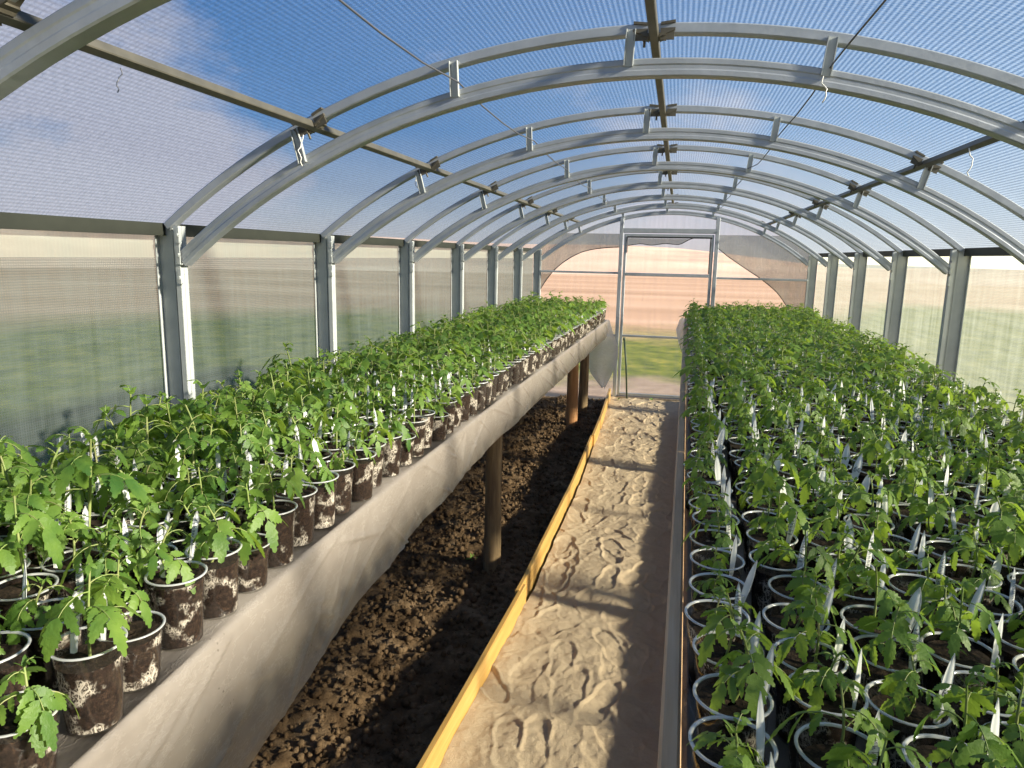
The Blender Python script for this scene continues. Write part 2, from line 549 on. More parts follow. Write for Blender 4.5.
def grid_obj(name, P, mats, parent=None, uv=None, smooth=True, midx=None):
    """P: (n, m, 3) array of points -> one sheet"""
    n, m = P.shape[:2]
    i = np.arange(n - 1)[:, None] * m + np.arange(m - 1)[None, :]
    q = np.stack([i, i + m, i + m + 1, i + 1], -1).reshape(-1, 4)
    me = np_mesh(name, P.reshape(-1, 3), q, mats, smooth, midx)
    if uv is not None:
        l = me.uv_layers.new(name='UVMap')
        l.data.foreach_set('uv', uv.reshape(-1, 2)[q.reshape(-1)].astype(np.float32).ravel())
    return link(name, me, parent)

def np_mesh(name, V, Q, mats, smooth=True, midx=None):
    me = bpy.data.meshes.new(name)
    V = np.asarray(V, np.float32)
    Q = np.asarray(Q, np.int32)
    nq, k = Q.shape
    me.vertices.add(len(V))
    me.vertices.foreach_set('co', V.ravel())
    me.loops.add(nq * k)
    me.loops.foreach_set('vertex_index', Q.ravel())
    me.polygons.add(nq)
    me.polygons.foreach_set('loop_start', np.arange(nq, dtype=np.int32) * k)
    for m in (mats if isinstance(mats, (list, tuple)) else [mats]):
        me.materials.append(m)
    if midx is not None:
        me.polygons.foreach_set('material_index', np.asarray(midx, np.int32))
    me.polygons.foreach_set('use_smooth', np.full(nq, smooth))
    me.update(calc_edges=True)
    me.validate()
    return me

def vnoise(x, y, seed):
    """smooth 2D value noise on arrays"""
    r = np.random.RandomState(seed)
    G = r.rand(256, 256)
    xi, yi = np.floor(x).astype(int), np.floor(y).astype(int)
    fx, fy = x - xi, y - yi
    fx, fy = fx * fx * (3 - 2 * fx), fy * fy * (3 - 2 * fy)
    g = lambda a, b: G[a % 256, b % 256]
    return (g(xi, yi) * (1 - fx) + g(xi + 1, yi) * fx) * (1 - fy) + (g(xi, yi + 1) * (1 - fx) + g(xi + 1, yi + 1) * fx) * fy

def fbm(x, y, seed, octaves=4, gain=.5):
    s, a, tot = 0, 1, 0
    for k in range(octaves):
        s = s + a * vnoise(x * 2 ** k, y * 2 ** k, seed + k)
        tot += a
        a *= gain
    return s / tot

ORD = ['first', 'second', 'third', 'fourth', 'fifth', 'sixth', 'seventh', 'eighth', 'ninth', 'tenth', 'eleventh', 'twelfth',
       'thirteenth', 'fourteenth', 'fifteenth', 'sixteenth', 'seventeenth', 'eighteenth', 'nineteenth', 'twentieth',
       'twenty-first', 'twenty-second', 'twenty-third', 'twenty-fourth', 'twenty-fifth', 'twenty-sixth', 'twenty-seventh',
       'twenty-eighth', 'twenty-ninth', 'thirtieth', 'thirty-first', 'thirty-second', 'thirty-third', 'thirty-fourth', 'thirty-fifth',
       'thirty-sixth', 'thirty-seventh', 'thirty-eighth', 'thirty-ninth', 'fortieth']

# ------------------------------------------------------------------ the setting
XC = -.1                  # middle of the house
HW = 1.5                  # half width
Y0, Y1 = -1.038, 7.962    # near and far end
R_ROOF, Z_APEX = 2.35, 2.142

def roof_z(dx, apex=Z_APEX, R=R_ROOF):
    return apex - (R - math.sqrt(R * R - dx * dx))

# outside ground and hills
xs = np.concatenate([np.linspace(-120, -12, 16), np.linspace(-10, 10, 21), np.linspace(12, 120, 16)])
P = np.zeros((len(xs), len(xs), 3))
P[..., 0], P[..., 1] = xs[:, None], xs[None, :] + 4
P[..., 2] = -.09
grid_obj('ground', P, M['ground'])['kind'] = 'structure'
na, nr = 120, 7
P = np.zeros((na + 1, nr, 3))
for i in range(na + 1):
    a = 2 * math.pi * i / na
    for j in range(nr):
        rr = 62 + j * 9
        h = (j / (nr - 1)) ** .8 * (3.6 + 1.5 * math.sin(3 * a + .6) + .9 * math.sin(7 * a + 2) + .5 * math.sin(13 * a))
        P[i, j] = (math.cos(a) * rr, 4 + math.sin(a) * rr, h - .12)
grid_obj('hills', P, M['hill'])['kind'] = 'structure'

# roof
nu, nv = 61, 46
A0 = math.asin(HW / R_ROOF)
P, UV = np.zeros((nu, nv, 3)), np.zeros((nu, nv, 2))
for i in range(nu):
    a = -A0 + 2 * A0 * i / (nu - 1)
    for j in range(nv):
        y = Y0 + (Y1 - Y0) * j / (nv - 1)
        P[i, j] = (XC + R_ROOF * math.sin(a), y, Z_APEX - R_ROOF * (1 - math.cos(a)))
        UV[i, j] = (R_ROOF * (a + A0), y - Y0)
grid_obj('ceiling', P, M['roof_sheet'], uv=UV)['kind'] = 'structure'
Z_EAVE = roof_z(HW)

def side_wall(name, x):
    zs = [0.0, .4, .8, 1.2, 1.44, 1.52, Z_EAVE] if x < 0 else [0.0, .4, .8, 1.2, 1.46, 1.53, Z_EAVE]
    ys = np.linspace(Y0, Y1, 37)
    P, UV = np.zeros((37, 7, 3)), np.zeros((37, 7, 2))
    for i, y in enumerate(ys):
        for j, z in enumerate(zs):
            P[i, j] = (x, y, z)
            UV[i, j] = (y - Y0, z)
    mi = np.tile([0, 0, 0, 0, 0, 1], 36)
    o = grid_obj(name, P, [M['shaded_sheet'] if x < 0 else M['wall_sheet'], M['wall_strip']], uv=UV, midx=mi)
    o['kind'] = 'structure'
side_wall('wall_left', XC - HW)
side_wall('wall_right', XC + HW)

DX0, DX1, DZ = -.605, .36, 1.81        # door opening

def end_wall(name, y, door):
    """arched end sheet; the far one leaves the doorway free"""
    mb, uvs = MB(), []
    cols = sorted(set([round(XC - HW + 3.0 * i / 60, 4) for i in range(61)] + [DX0, DX1]))
    for a, b in zip(cols[:-1], cols[1:]):
        z0 = DZ if (door and a >= DX0 - 1e-6 and b <= DX1 + 1e-6) else 0.0
        mb.add([(a, y, z0), (b, y, z0), (b, y, roof_z(b - XC)), (a, y, roof_z(a - XC))], [(0, 1, 2, 3)])
    me = mb.mesh(name, M['end_sheet'])
    l = me.uv_layers.new(name='UVMap')
    for lp in me.loops:
        c = me.vertices[lp.vertex_index].co
        l.data[lp.index].uv = (c.x + 2, c.z)
    o = link(name, me)
    o['kind'] = 'structure'
end_wall('wall_far', Y1 + .012, True)
end_wall('wall_near', Y0 - .012, False)

# eave beams: rolled steel angle along each wall head
for nm, sx, lab in (('eave_beam', -1, 'olive grey steel eave beam along the wall behind the log-legged bench'),
                    ('eave_beam', 1, 'olive grey steel eave beam along the wall behind the board-edged bench')):
    mb = MB()
    xo = XC + sx * (HW - .003)
    xi = XC + sx * (HW - .036)
    x0, x1 = min(xo, xi), max(xo, xi)
    mb.box(x0, x1, Y0, Y1 - .02, 1.588, 1.592)
    mb.box(*(sorted((xi, xi + sx * .004))), Y0, Y1 - .02, 1.592, 1.622)
    mb.box(*(sorted((xi, xi + sx * .012))), Y0, Y1 - .02, 1.622, 1.626)
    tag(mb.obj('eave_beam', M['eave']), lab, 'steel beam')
# ground sills, the house's feet
for nm, x in (('baseboard_left', XC - HW), ('baseboard_right', XC + HW)):
    mb = MB()
    mb.box(x - .02, x + .02, Y0, Y1, -.06, .06, bev=.004)
    tag(mb.obj(nm, M['steel']), kind='structure')

# ------------------------------------------------------------------ arched steel frames
R_OUT, Z_OUT = 2.35, 2.118
R_IN, Z_IN = 2.184, 2.026
ridge_dx, side_dx = .005, .955

def arch_path(R, za, hx, n=48):
    a0 = math.asin(hx / R)
    path, fr = [], []
    for i in range(n + 1):
        a = -a0 + 2 * a0 * i / n
        path.append(Vector((R * math.sin(a), 0, za - R * (1 - math.cos(a)))))
        fr.append((Vector((0, 1, 0)), Vector((math.sin(a), 0, math.cos(a)))))
    return path, fr

def arc_pt(R, za, dx):
    return Vector((dx, 0, za - (R - math.sqrt(R * R - dx * dx))))

def box_prof(w, h, lip=.003):
    w, h = w / 2, h / 2
    return [(-w + lip, -h), (w - lip, -h), (w, -h + lip), (w, h - lip), (w - lip, h), (-w + lip, h), (-w, h - lip), (-w, -h + lip)]

def rolled_prof(w, h):
    """tube with a shallow groove pressed into each side"""
    w, h, g = w / 2, h / 2, .0014
    return [(-w + .003, -h), (w - .003, -h), (w, -h + .003), (w, -h * .35), (w - g, -h * .2), (w - g, h * .2), (w, h * .35), (w, h - .003),
            (w - .003, h), (-w + .003, h), (-w, h - .003), (-w, h * .35), (-w + g, h * .2), (-w + g, -h * .2), (-w, -h * .35), (-w, -h + .003)]

def part_meshes():
    D = {}
    p, f = arch_path(R_OUT, Z_OUT, 1.452)
    mb = MB(); mb.sweep(p, f, box_prof(.032, .026)); D['outer_arch'] = mb
    p, f = arch_path(R_IN, Z_IN, 1.405)
    mb = MB(); mb.sweep(p, f, rolled_prof(.036, .044)); D['inner_arch'] = mb
    D['strut'] = []
    for dxo, dxi in ((-1.0, -.975), (-.522, -.517), (-.052, -.056), (.428, .418), (.965, .94)):
        a, b = arc_pt(R_OUT, Z_OUT, dxo), arc_pt(R_IN, Z_IN, dxi)
        d = (a - b).normalized()
        s = Vector((d.z, 0, -d.x))
        mb = MB()
        pr = [(-.0012, -.012), (-.0012, .012), (.010, .012), (.010, .0098), (.0012, .0098), (.0012, -.0098), (.010, -.0098), (.010, -.012)]
        mb.sweep([b + d * .004, a], [(Vector((0, -1, 0)), s)] * 2, pr)
        for v in range(len(mb.v)):
            mb.v[v] = (mb.v[v][0], mb.v[v][1] - .018, mb.v[v][2])
        D['strut'].append(mb)
    D['purlin_clamp'] = []
    for dx in (-side_dx, ridge_dx, side_dx):
        c = arc_pt(R_OUT, Z_OUT, dx)
        a = math.asin(dx / R_OUT)
        T, N = Vector((math.cos(a), 0, -math.sin(a))), Vector((math.sin(a), 0, math.cos(a)))
        mb = MB()
        # two bent ears with a hump over the purlin, and a bolt
        for sg in (-1, 1):
            pth = [c + T * sg * .052 - N * .004, c + T * sg * .030 - N * .012, c + T * sg * .014 - N * .020]
            mb.sweep(pth, [(Vector((0, 1, 0)), N)] * 3, [(-.024, -.003), (.024, -.003), (.024, .003), (-.024, .003)])
            mb.sweep([c + T * sg * .052 + N * .014, c + T * sg * .016 + N * .010], [(Vector((0, 1, 0)), N)] * 2, [(-.022, -.003), (.022, -.003), (.022, .003), (-.022, .003)])
            mb.sweep([c + T * sg * .050 - N * .015, c + T * sg * .016 - N * .015], [(Vector((0, 1, 0)), N)] * 2, [(-.021, -.014), (-.017, -.014), (-.017, .014), (-.021, .014)])
        mb.sweep([c - T * .03 - N * .0165, c + T * .03 - N * .0165], [(Vector((0, 1, 0)), N)] * 2, [(-.0235, -.0035), (.0235, -.0035), (.0235, .0035), (-.0235, .0035)])
        mb.tube([c - T * .024 - N * .040, c - T * .024 - N * .002], .0035, 6)
        D['purlin_clamp'].append(mb)
    D['post'], D['gusset_plate'] = [], []
    for sg in (-1, 1):
        mb = MB()
        xo, xi = sg * (HW - .006), sg * (HW - .092)
        x0, x1 = sorted((xo, xi))
        zt = 1.618
        mb.box(x0, x1, -.0015, .0015, .0, zt)                        # web
        mb.box(*sorted((xi, xi + sg * .003)), -.019, .019, .0, zt)   # inner flange
        mb.box(*sorted((xi, xi + sg * .016)), -.019, -.016, .0, zt)  # its lips
        mb.box(*sorted((xi, xi + sg * .016)), .016, .019, .0, zt)
        mb.box(*sorted((xo, xo - sg * .003)), -.017, .017, .0, zt)   # wall flange
        mb.box(*sorted((xi + sg * .030, xi + sg * .040)), -.005, .0, .0, zt)   # pressed rib
        D['post'].append(mb)
        mb = MB()
        gx = sg * (HW - .100)
        x0, x1 = sorted((gx, gx + sg * .010))
        for zz0, zz1 in ((1.565, 1.612), (1.500, 1.555), (1.440, 1.488)):
            mb.box(x0, x1, -.026, -.022, zz0, zz1, bev=.001)
            mb.box(x0 - .002, x1 + .002, -.022, -.016, zz0, zz0 + .004)
        for zz in (1.59, 1.53, 1.46):
            mb.tube([(gx + sg * .004, -.034, zz), (gx + sg * .004, -.024, zz)], .0055, 6)
        D['gusset_plate'].append(mb)
    return D

D = part_meshes()
ME = {k: ([m.mesh(k, M['dark_steel'] if k == 'purlin_clamp' else (M['post'] if k in ('post', 'gusset_plate', 'strut') else M['steel'])) for m in (v if isinstance(v, list) else [v])]) for k, v in D.items()}
for lst in ME.values():
    for me in lst:
        fix_normals(me)
KS = list(range(-3, 7))
vis = [k for k in KS if k >= -1]
for k in KS:
    y = 1.962 + k
    if k < -1:
        lab = 'galvanised steel double arch frame, %s one behind the camera' % ('near-end' if k == -3 else 'next')
    elif k == 6:
        lab = 'galvanised steel double arch frame set in the end wall around the door'
    elif k == -1:
        lab = 'galvanised steel double arch frame nearest overhead, cut off by the frame edge'
    else:
        lab = 'galvanised steel double arch frame, %s whole one counting from the camera' % ORD[k]
    t = thing('arch_frame', lab, 'steel arch', (XC, y, 0), 'steel arches carrying the greenhouse roof')
    for nm, lst in ME.items():
        for me in lst:
            link(nm, me, t)

# purlins run the length of the house between the clamps
for dx, lab in ((-side_dx, 'dark steel purlin high above the log-legged bench'), (ridge_dx, 'dark steel ridge purlin along the top of the roof'),
                (side_dx, 'dark steel purlin high above the board-edged bench')):
    c = arc_pt(R_OUT, Z_OUT, dx)
    a = math.asin(dx / R_OUT)
    T, N = Vector((math.cos(a), 0, -math.sin(a))), Vector((math.sin(a), 0, math.cos(a)))
    mb = MB()
    c = c + Vector((XC, 0, 0)) - N * .012
    mb.sweep([c + Vector((0, Y0, 0)), c + Vector((0, Y1 - .05, 0))], [(T, N)] * 2, box_prof(.022, .022, .002))
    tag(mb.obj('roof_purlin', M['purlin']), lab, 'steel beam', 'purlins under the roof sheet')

# two long wires stretched under the struts
for x, z, lab in ((-.606, 1.992, 'thin dark wire stretched under the roof on the log-legged bench side'),
                  (.327, 1.998, 'thin dark wire stretched under the roof on the board-edged bench side')):
    pts = []
    for k in range(-3, 6):
        ya, yb = 1.962 + k, 2.962 + k
        for q in range(4):
            s = q / 4
            pts.append((x + .01 * math.sin(k * 2.1), ya + (yb - ya) * s - .03, z + .012 - .05 * 4 * s * (1 - s) * .35))
    mb = MB(); mb.tube(pts, .0022, 6)
    tag(mb.obj('support_wire', M['wire'], smooth=True), lab, 'wire', 'wires stretched along the roof')

# ------------------------------------------------------------------ far end: door and trims
yf = Y1
def rail(name, x0, x1, z0, z1, y0, y1, mat, parent, bev=.003):
    mb = MB()
    mb.box(x0, x1, y0, y1, z0, z1, bev=bev)
    return mb.obj(name, mat, parent)

for nm, x in (('trim_1', DX0 - .018), ('trim_2', DX1 + .018)):
    mb = MB()
    zt = arc_pt(R_IN, Z_IN, x - XC).z + .005
    mb.box(x - .020, x + .020, yf - .045, yf - .008, -.05, zt, bev=.003)
    for zz in (.9, 1.42, 1.83):
        mb.tube([(x, yf - .052, zz), (x, yf - .044, zz)], .007, 6)
    tag(mb.obj(nm, M['steel']), kind='structure')
mb = MB(); mb.box(DX0, DX1, yf - .045, yf - .008, DZ, DZ + .05, bev=.003)
tag(mb.obj('trim_3', M['steel']), kind='structure')
for nm, x0, x1, z in (('trim_4', XC - HW + .09, DX0 - .036, 1.378), ('trim_5', DX1 + .036, XC + HW - .09, 1.350),
                      ('trim_6', XC - HW + .09, DX0 - .036, .69), ('trim_7', DX1 + .036, XC + HW - .09, .69)):
    mb = MB(); mb.box(x0, x1, yf - .035, yf - .010, z - .011, z + .011, bev=.002)
    tag(mb.obj(nm, M['steel']), kind='structure')
mb = MB(); mb.box(DX0, DX1, yf - .05, yf + .03, -.06, .012, bev=.004)
tag(mb.obj('trim_8', M['table_wood']), kind='structure')

door = thing('door_1', None, None, ((DX0 + DX1) / 2, yf, 0), kind='structure')
dm = (DX0 + DX1) / 2
def dpart(name, x0, x1, z0, z1, mat=None, y0=-.040, y1=-.012, bev=.003):
    mb = MB(); mb.box(x0 - dm, x1 - dm, y0, y1, z0, z1, bev=bev)
    return mb.obj(name, mat or M['steel'], door)
dpart('stile', DX0 + .012, DX0 + .042, .02, 1.80)
dpart('stile', DX1 - .042, DX1 - .012, .02, 1.80)
dpart('top_rail', DX0 + .042, DX1 - .042, 1.772, 1.80)
dpart('middle_rail', DX0 + .042, DX1 - .042, 1.352, 1.386)
dpart('lower_rail', DX0 + .042, DX1 - .042, .682, .704)
dpart('bottom_rail', DX0 + .042, DX1 - .042, .022, .05)
# rubber seal along the head and down the hinge side
mb = MB()
mb.box(DX0 + .044 - dm, DX1 - .03 - dm, -.044, -.036, 1.758, 1.772, bev=.001)
mb.box(DX1 - .052 - dm, DX1 - .043 - dm, -.044, -.036, 1.390, 1.758, bev=.001)
mb.box(DX0 + .044 - dm, DX0 + .053 - dm, -.044, -.036, 1.60, 1.758, bev=.001)
mb.obj('rubber_seal', M['seal'], door)
mb = MB(); mb.add([(DX0 - dm + .012, 0.0, .03), (DX1 - dm - .012, 0.0, .03), (DX1 - dm - .012, 0.0, 1.79), (DX0 - dm + .012, 0.0, 1.79)], [(0, 1, 2, 3)])
me = mb.mesh('door_panel', M['end_sheet'])
l = me.uv_layers.new(name='UVMap')
for lp in me.loops:
    c = me.vertices[lp.vertex_index].co
    l.data[lp.index].uv = (c.x + 2, c.z)
link('door_panel', me, door)

# woven film hung behind the end sheet, each piece with a curved dark hem
def valance(name, curve, x_out, lab, top=1.80, drop_y=0.0):
    """curve: points (x, z) of the hem, along x"""
    yv = yf + .004 + drop_y
    xs_ = np.linspace(curve[0][0], curve[-1][0], 40)
    zs_ = np.interp(xs_, [c[0] for c in curve], [c[1] for c in curve])
    # soften the polyline
    for _ in range(3):
        zs_[1:-1] = (zs_[:-2] + 2 * zs_[1:-1] + zs_[2:]) / 4
    P, UV = np.zeros((40, 8, 3)), np.zeros((40, 8, 2))
    for i, (x, z) in enumerate(zip(xs_, zs_)):
        zt = min(top, roof_z(max(-HW, min(HW, x - XC))) - .03)
        zt = max(zt, z + .002)
        for j in range(8):
            zz = z + (zt - z) * j / 7
            P[i, j] = (x, yv + .003 * math.sin(x * 30) * (1 - j / 7), zz)
            UV[i, j] = (x + 2, zz)
    o = thing(name, lab, 'film', (0, 0, 0), 'woven film pieces on the end wall')
    grid_obj('film', P, M['valance'], o, UV)
    mb = MB()
    mb.tube([(x, yv, z) for x, z in zip(xs_, zs_)], .0045, 6)
    mb.obj('hem', M['seal'], o, smooth=True)

def at_y(px, py, y):
    r = ray(px, py)
    return (r.x * y / r.y, CAM_Z + r.z * y / r.y)
hemL = [at_y(*p, yf) for p in ((539, 291), (546, 280), (553, 271), (562, 263), (573, 256), (583, 251.5), (594, 249), (608, 247.5), (621, 247))]
hemD = [at_y(*p, yf) for p in ((628, 245.5), (641, 243.5), (651, 245.5), (665, 243.5), (680, 245), (690, 239), (700, 237), (710, 236.6))]
hemR = [at_y(*p, yf) for p in ((718, 248), (727, 256), (736, 262), (744.5, 268), (758, 276.7), (770, 286), (778, 293), (783.5, 301), (790, 312))]
valance('film_valance', hemL, 0, 'beige woven film piece on the end wall, curved hem falling toward the soil bed')
valance('film_valance', hemD, 0, 'short beige woven film with wavy hem at the head of the door', top=1.755, drop_y=-.020)
hemR_full = hemR + [(XC + HW - .03, hemR[-1][1] - .35)]
valance('film_valance', hemR_full, 0, 'beige woven film piece on the end wall, curved hem falling behind the board-edged bench')

# thin dark rod leaning by the door
mb = MB()
a, b = at_y(624, 339, 7.72), at_y(627, 393, 7.72)
mb.tube([(b[0], 7.72, b[1] - .06), ((a[0] + b[0]) / 2 + .006, 7.735, (a[1] + b[1]) / 2), (a[0], 7.76, a[1])], [.009, .010, .010], 8)
mb.tube([(a[0], 7.76, a[1] - .02), (a[0], 7.76, a[1] + .012)], [.0125, .0125], 8)
tag(mb.obj('garden_rod', M['stake'], smooth=True), 'thin dark green rod standing in the sand beside the door post', 'rod')

# ------------------------------------------------------------------ path, beds and edging
PLANK_X = ([-1.0, .3, 1.71, 2.975, 4.47, 6.5, 8.0], [-.74, -.70, -.645, -.592, -.585, -.62, -.675])
def plank_x(y):
    return np.interp(y, *PLANK_X)
def bench_edge_x(y):
    return .002 + .0115 * y

def footprints(X, Y, n, seed):
    r = np.random.RandomState(seed)
    H = np.zeros_like(X)
    for i in range(n):
        y = r.uniform(.3, 7.9)
        x = r.uniform(-.60, -.02)
        an = r.normal(0, .38) + (math.pi if r.rand() < .5 else 0)
        L, W = r.uniform(.125, .15), r.uniform(.045, .055)
        cx, cy = math.cos(an), math.sin(an)
        m = (np.abs(X - x) < .26) & (np.abs(Y - y) < .26)
        dx, dy = X[m] - x, Y[m] - y
        u = (dx * cx + dy * cy)
        v = (-dx * cy * -1 * -1 + dy * cx) if False else (-dx * cy + dy * cx)
        # u across, v along the shoe; narrower waist
        wv = W * (1 - .22 * np.exp(-((v + .02) / .045) ** 2))
        d = np.sqrt((u / wv) ** 2 + (np.abs(v / L) ** 2.6))
        dep = r.uniform(.0025, .0085)
        tilt = r.normal(0, .05)
        inside = 1 / (1 + np.exp(np.clip((d - 1) * 22, -50, 50)))
        rim = np.exp(-((d - 1.14) / .12) ** 2)
        h = H[m]
        base = h * (1 - inside * .75)
        H[m] = base - dep * inside * (1 + tilt * v * 20) + dep * .5 * rim * r.uniform(.5, 1.2)
    return H

ny, nx = 1700, 130
ys = np.concatenate([np.linspace(-1.0, .9, 60), np.linspace(.9, 7.97, ny - 60)])
S = np.linspace(0, 1, nx)
Yg = np.repeat(ys[:, None], nx, 1)
xl = plank_x(ys) + .012
xr = bench_edge_x(ys) + .045
Xg = xl[:, None] * (1 - S) + xr[:, None] * S
Zg = (fbm(Xg * 3.5, Yg * 3.5, 3, 4) - .5) * .05 + (fbm(Xg * 22, Yg * 22, 9, 4, .65) - .5) * .013
Zg += footprints(Xg, Yg, 210, 5)
Zg += .008 * np.exp(-((Xg - xl[:, None]) / .07) ** 2)
P = np.stack([Xg, Yg, Zg - .004], -1)
o = grid_obj('floor', P, M['sand'])
o['kind'] = 'structure'

def soil_bed(name, x_of, side, lab, res, n_clod, seed, z0):
    ny_, nx_ = res
    ys = np.linspace(-1.0, 7.95, ny_)
    Yg = np.repeat(ys[:, None], nx_, 1)
    S = np.linspace(0, 1, nx_)
    a, b = x_of(ys)
    Xg = a[:, None] * (1 - S) + b[:, None] * S
    Z = z0 + (fbm(Xg * 2.2, Yg * 2.2, seed, 3) - .5) * .09 + (fbm(Xg * 11, Yg * 11, seed + 7, 4, .6) - .5) * .055 \
        + np.abs(fbm(Xg * 40, Yg * 40, seed + 17, 3, .6) - .5) * .035
    P = np.stack([Xg, Yg, Z], -1)
    V = [P.reshape(-1, 3)]
    i = np.arange(ny_ - 1)[:, None] * nx_ + np.arange(nx_ - 1)[None, :]
    Q = [np.stack([i, i + nx_, i + nx_ + 1, i + 1], -1).reshape(-1, 4)]
    # loose clods: little lumpy boxes rounded off (part of the same loose earth)
    r = np.random.RandomState(seed + 99)
    cube = np.array([[x, y, z] for x in (-1, 0, 1) for y in (-1, 0, 1) for z in (-1, 0, 1)], float)
    keep = [k for k in range(27) if np.abs(cube[k]).max() > 0]
    loc = {k: n for n, k in enumerate(keep)}
    cv = cube[keep]
    cv = cv / np.linalg.norm(cv, axis=1, keepdims=True)
    fq = []
    def kid(x, y, z): return loc[(x + 1) * 9 + (y + 1) * 3 + (z + 1)]
    for ax in range(3):
        for sg in (-1, 1):
            for p in (-1, 0):
                for q in (-1, 0):
                    quad = []
                    for dp, dq in ((0, 0), (1, 0), (1, 1), (0, 1)):
                        c = [0, 0, 0]
                        c[ax] = sg
                        o_ = [k for k in range(3) if k != ax]
                        c[o_[0]], c[o_[1]] = p + dp, q + dq
                        quad.append(kid(*c))
                    fq.append(quad if (sg == 1) ^ (ax == 1) else quad[::-1])
    fq = np.array(fq)
    off = len(V[0])
    for k in range(n_clod):
        jy, jx = r.randint(0, ny_), r.randint(0, nx_)
        c = P[jy, jx]
        s = .0035 + .014 * r.rand() ** 3.4
        sh = cv * (1 + r.uniform(-.28, .28, (len(cv), 1))) * r.uniform(.7, 1.25, 3)
        an = r.uniform(0, 6.28)
        R = np.array([[math.cos(an), -math.sin(an), 0], [math.sin(an), math.cos(an), 0], [0, 0, 1]])
        V.append((sh * s) @ R.T + c + [r.uniform(-.008, .008), r.uniform(-.008, .008), s * .45])
        Q.append(fq + off)
        off += len(cv)
    me = np_mesh(name, np.concatenate(V), np.concatenate(Q), M['earth'])
    tag(link(name, me), lab, 'soil', kind='stuff')

soil_bed('garden_soil', lambda y: (np.full_like(y, XC - HW + .02), plank_x(y) - .014), -1,
         'dark crumbly soil under the log-legged bench', (900, 96), 14000, 21, -.05)
soil_bed('garden_soil', lambda y: (bench_edge_x(y) + .075, np.full_like(y, XC + HW - .02)), 1,
         'dark crumbly soil in shade under the board-edged bench', (240, 36), 400, 51, -.02)

def plank(name, y0, y1, off, z0, z1, th, mat, lab, xf, group, n=24, tilt=0.0):
    mb = MB()
    path, fr = [], []
    for i in range(n + 1):
        y = y0 + (y1 - y0) * i / n
        path.append(Vector((float(xf(y)) + off, y, (z0 + z1) / 2 + .004 * math.sin(y * 2.3))))
        fr.append((Vector((1, 0, 0)), Vector((tilt, 0, 1))))
    h, w_ = (z1 - z0) / 2, th / 2
    c = .003
    mb.sweep(path, fr, [(-w_ + c, -h), (w_ - c, -h), (w_, -h + c), (w_, h - c), (w_ - c, h), (-w_ + c, h), (-w_, h - c), (-w_, -h + c)])
    return tag(mb.obj(name, mat), lab, 'plank', group)

g = 'planks edging the sand path'
plank('edging_plank', -.6, 2.93, 0.0, -.06, .090, .022, M['yellow_wood'], 'yellow pine plank edging the sand path, piece closest to the camera', plank_x, g)
plank('edging_plank', 2.86, 5.72, -.013, -.06, .094, .020, M['yellow_wood'], 'yellow pine plank edging the sand path, middle piece beyond the slanted joint', plank_x, g)
plank('edging_plank', 5.70, 7.90, .0, -.06, .100, .024, M['yellow_wood'], 'yellow pine plank edging the sand path, piece ending near the door', plank_x, g)
plank('edging_plank', -.6, 7.88, .060, -.06, .072, .022, M['grey_wood'], 'weathered plank edging the sand path in shade under the board-edged bench', bench_edge_x, g)

# ------------------------------------------------------------------ benches
BZ = .92
def left_edge_x(y):
    return np.interp(y, [-1, .6, .9, 1.3, 1.9, 3, 7.3], [-.665, -.676, -.698, -.725, -.732, -.726, -.662])
LY0, LY1 = -.75, 7.25

def log_leg(x, y, z0, z1, r, seed, mat, parent):
    rr = random.Random(seed)
    n, seg = 16, 18
    vs, fs = [], []
    lean = (rr.uniform(-.02, .02), rr.uniform(-.02, .02))
    ph = [rr.uniform(0, 6.28) for _ in range(4)]
    for i in range(n + 1):
        t_ = i / n
        z = z0 + (z1 - z0) * t_
        for k in range(seg):
            a = 2 * math.pi * k / seg
            q = r * (1.06 - .10 * t_) * (1 + .035 * math.sin(3 * a + ph[0] + t_ * 1.2) + .03 * math.sin(5 * a + ph[1]) + .02 * math.sin(9 * t_ + ph[2] + 2 * a))
            vs.append((x + lean[0] * t_ + q * math.cos(a), y + lean[1] * t_ + q * math.sin(a), z))
    for i in range(n):
        for k in range(seg):
            fs.append((i * seg + k, i * seg + (k + 1) % seg, (i + 1) * seg + (k + 1) % seg, (i + 1) * seg + k))
    fs.append(tuple(range(seg))[::-1])
    fs.append(tuple(n * seg + k for k in range(seg)))
    mb = MB(); mb.add(vs, fs)
    return mb.obj('leg', mat, parent, smooth=True)

lb = thing('plant_bench', 'long log-legged plant bench wrapped in polythene, beside the soil bed', 'bench', (-1.1, 3.3, -.02))
L0 = Vector(lb.location)
def rel(mb, o):
    for i, v in enumerate(mb.v):
        mb.v[i] = (v[0] - o.x, v[1] - o.y, v[2] - o.z)
    return mb
ysl = np.linspace(LY0, LY1, 60)
mb = MB()
for i in range(4):      # lengthwise boards of the top
    f0, f1 = i / 4 + .004, (i + 1) / 4 - .004
    path, prof_w = [], None
    vs, fs = [], []
    for y in ysl:
        xe = float(left_edge_x(y)) - .012
        xw = XC - HW + .105
        a, b = xe + (xw - xe) * f0, xe + (xw - xe) * f1
        vs += [(a, y, BZ - .030), (a, y, BZ - .004), (b, y, BZ - .004), (b, y, BZ - .030)]
    for j in range(len(ysl) - 1):
        for k in range(4):
            fs.append((j * 4 + k, j * 4 + (k + 1) % 4, (j + 1) * 4 + (k + 1) % 4, (j + 1) * 4 + k))
    fs += [(0, 1, 2, 3), tuple(len(vs) - 4 + k for k in (3, 2, 1, 0))]
    mb.add(vs, fs)
rel(mb, L0).obj('bench_top', M['table_wood'], lb)
mb = MB()
vs, fs = [], []
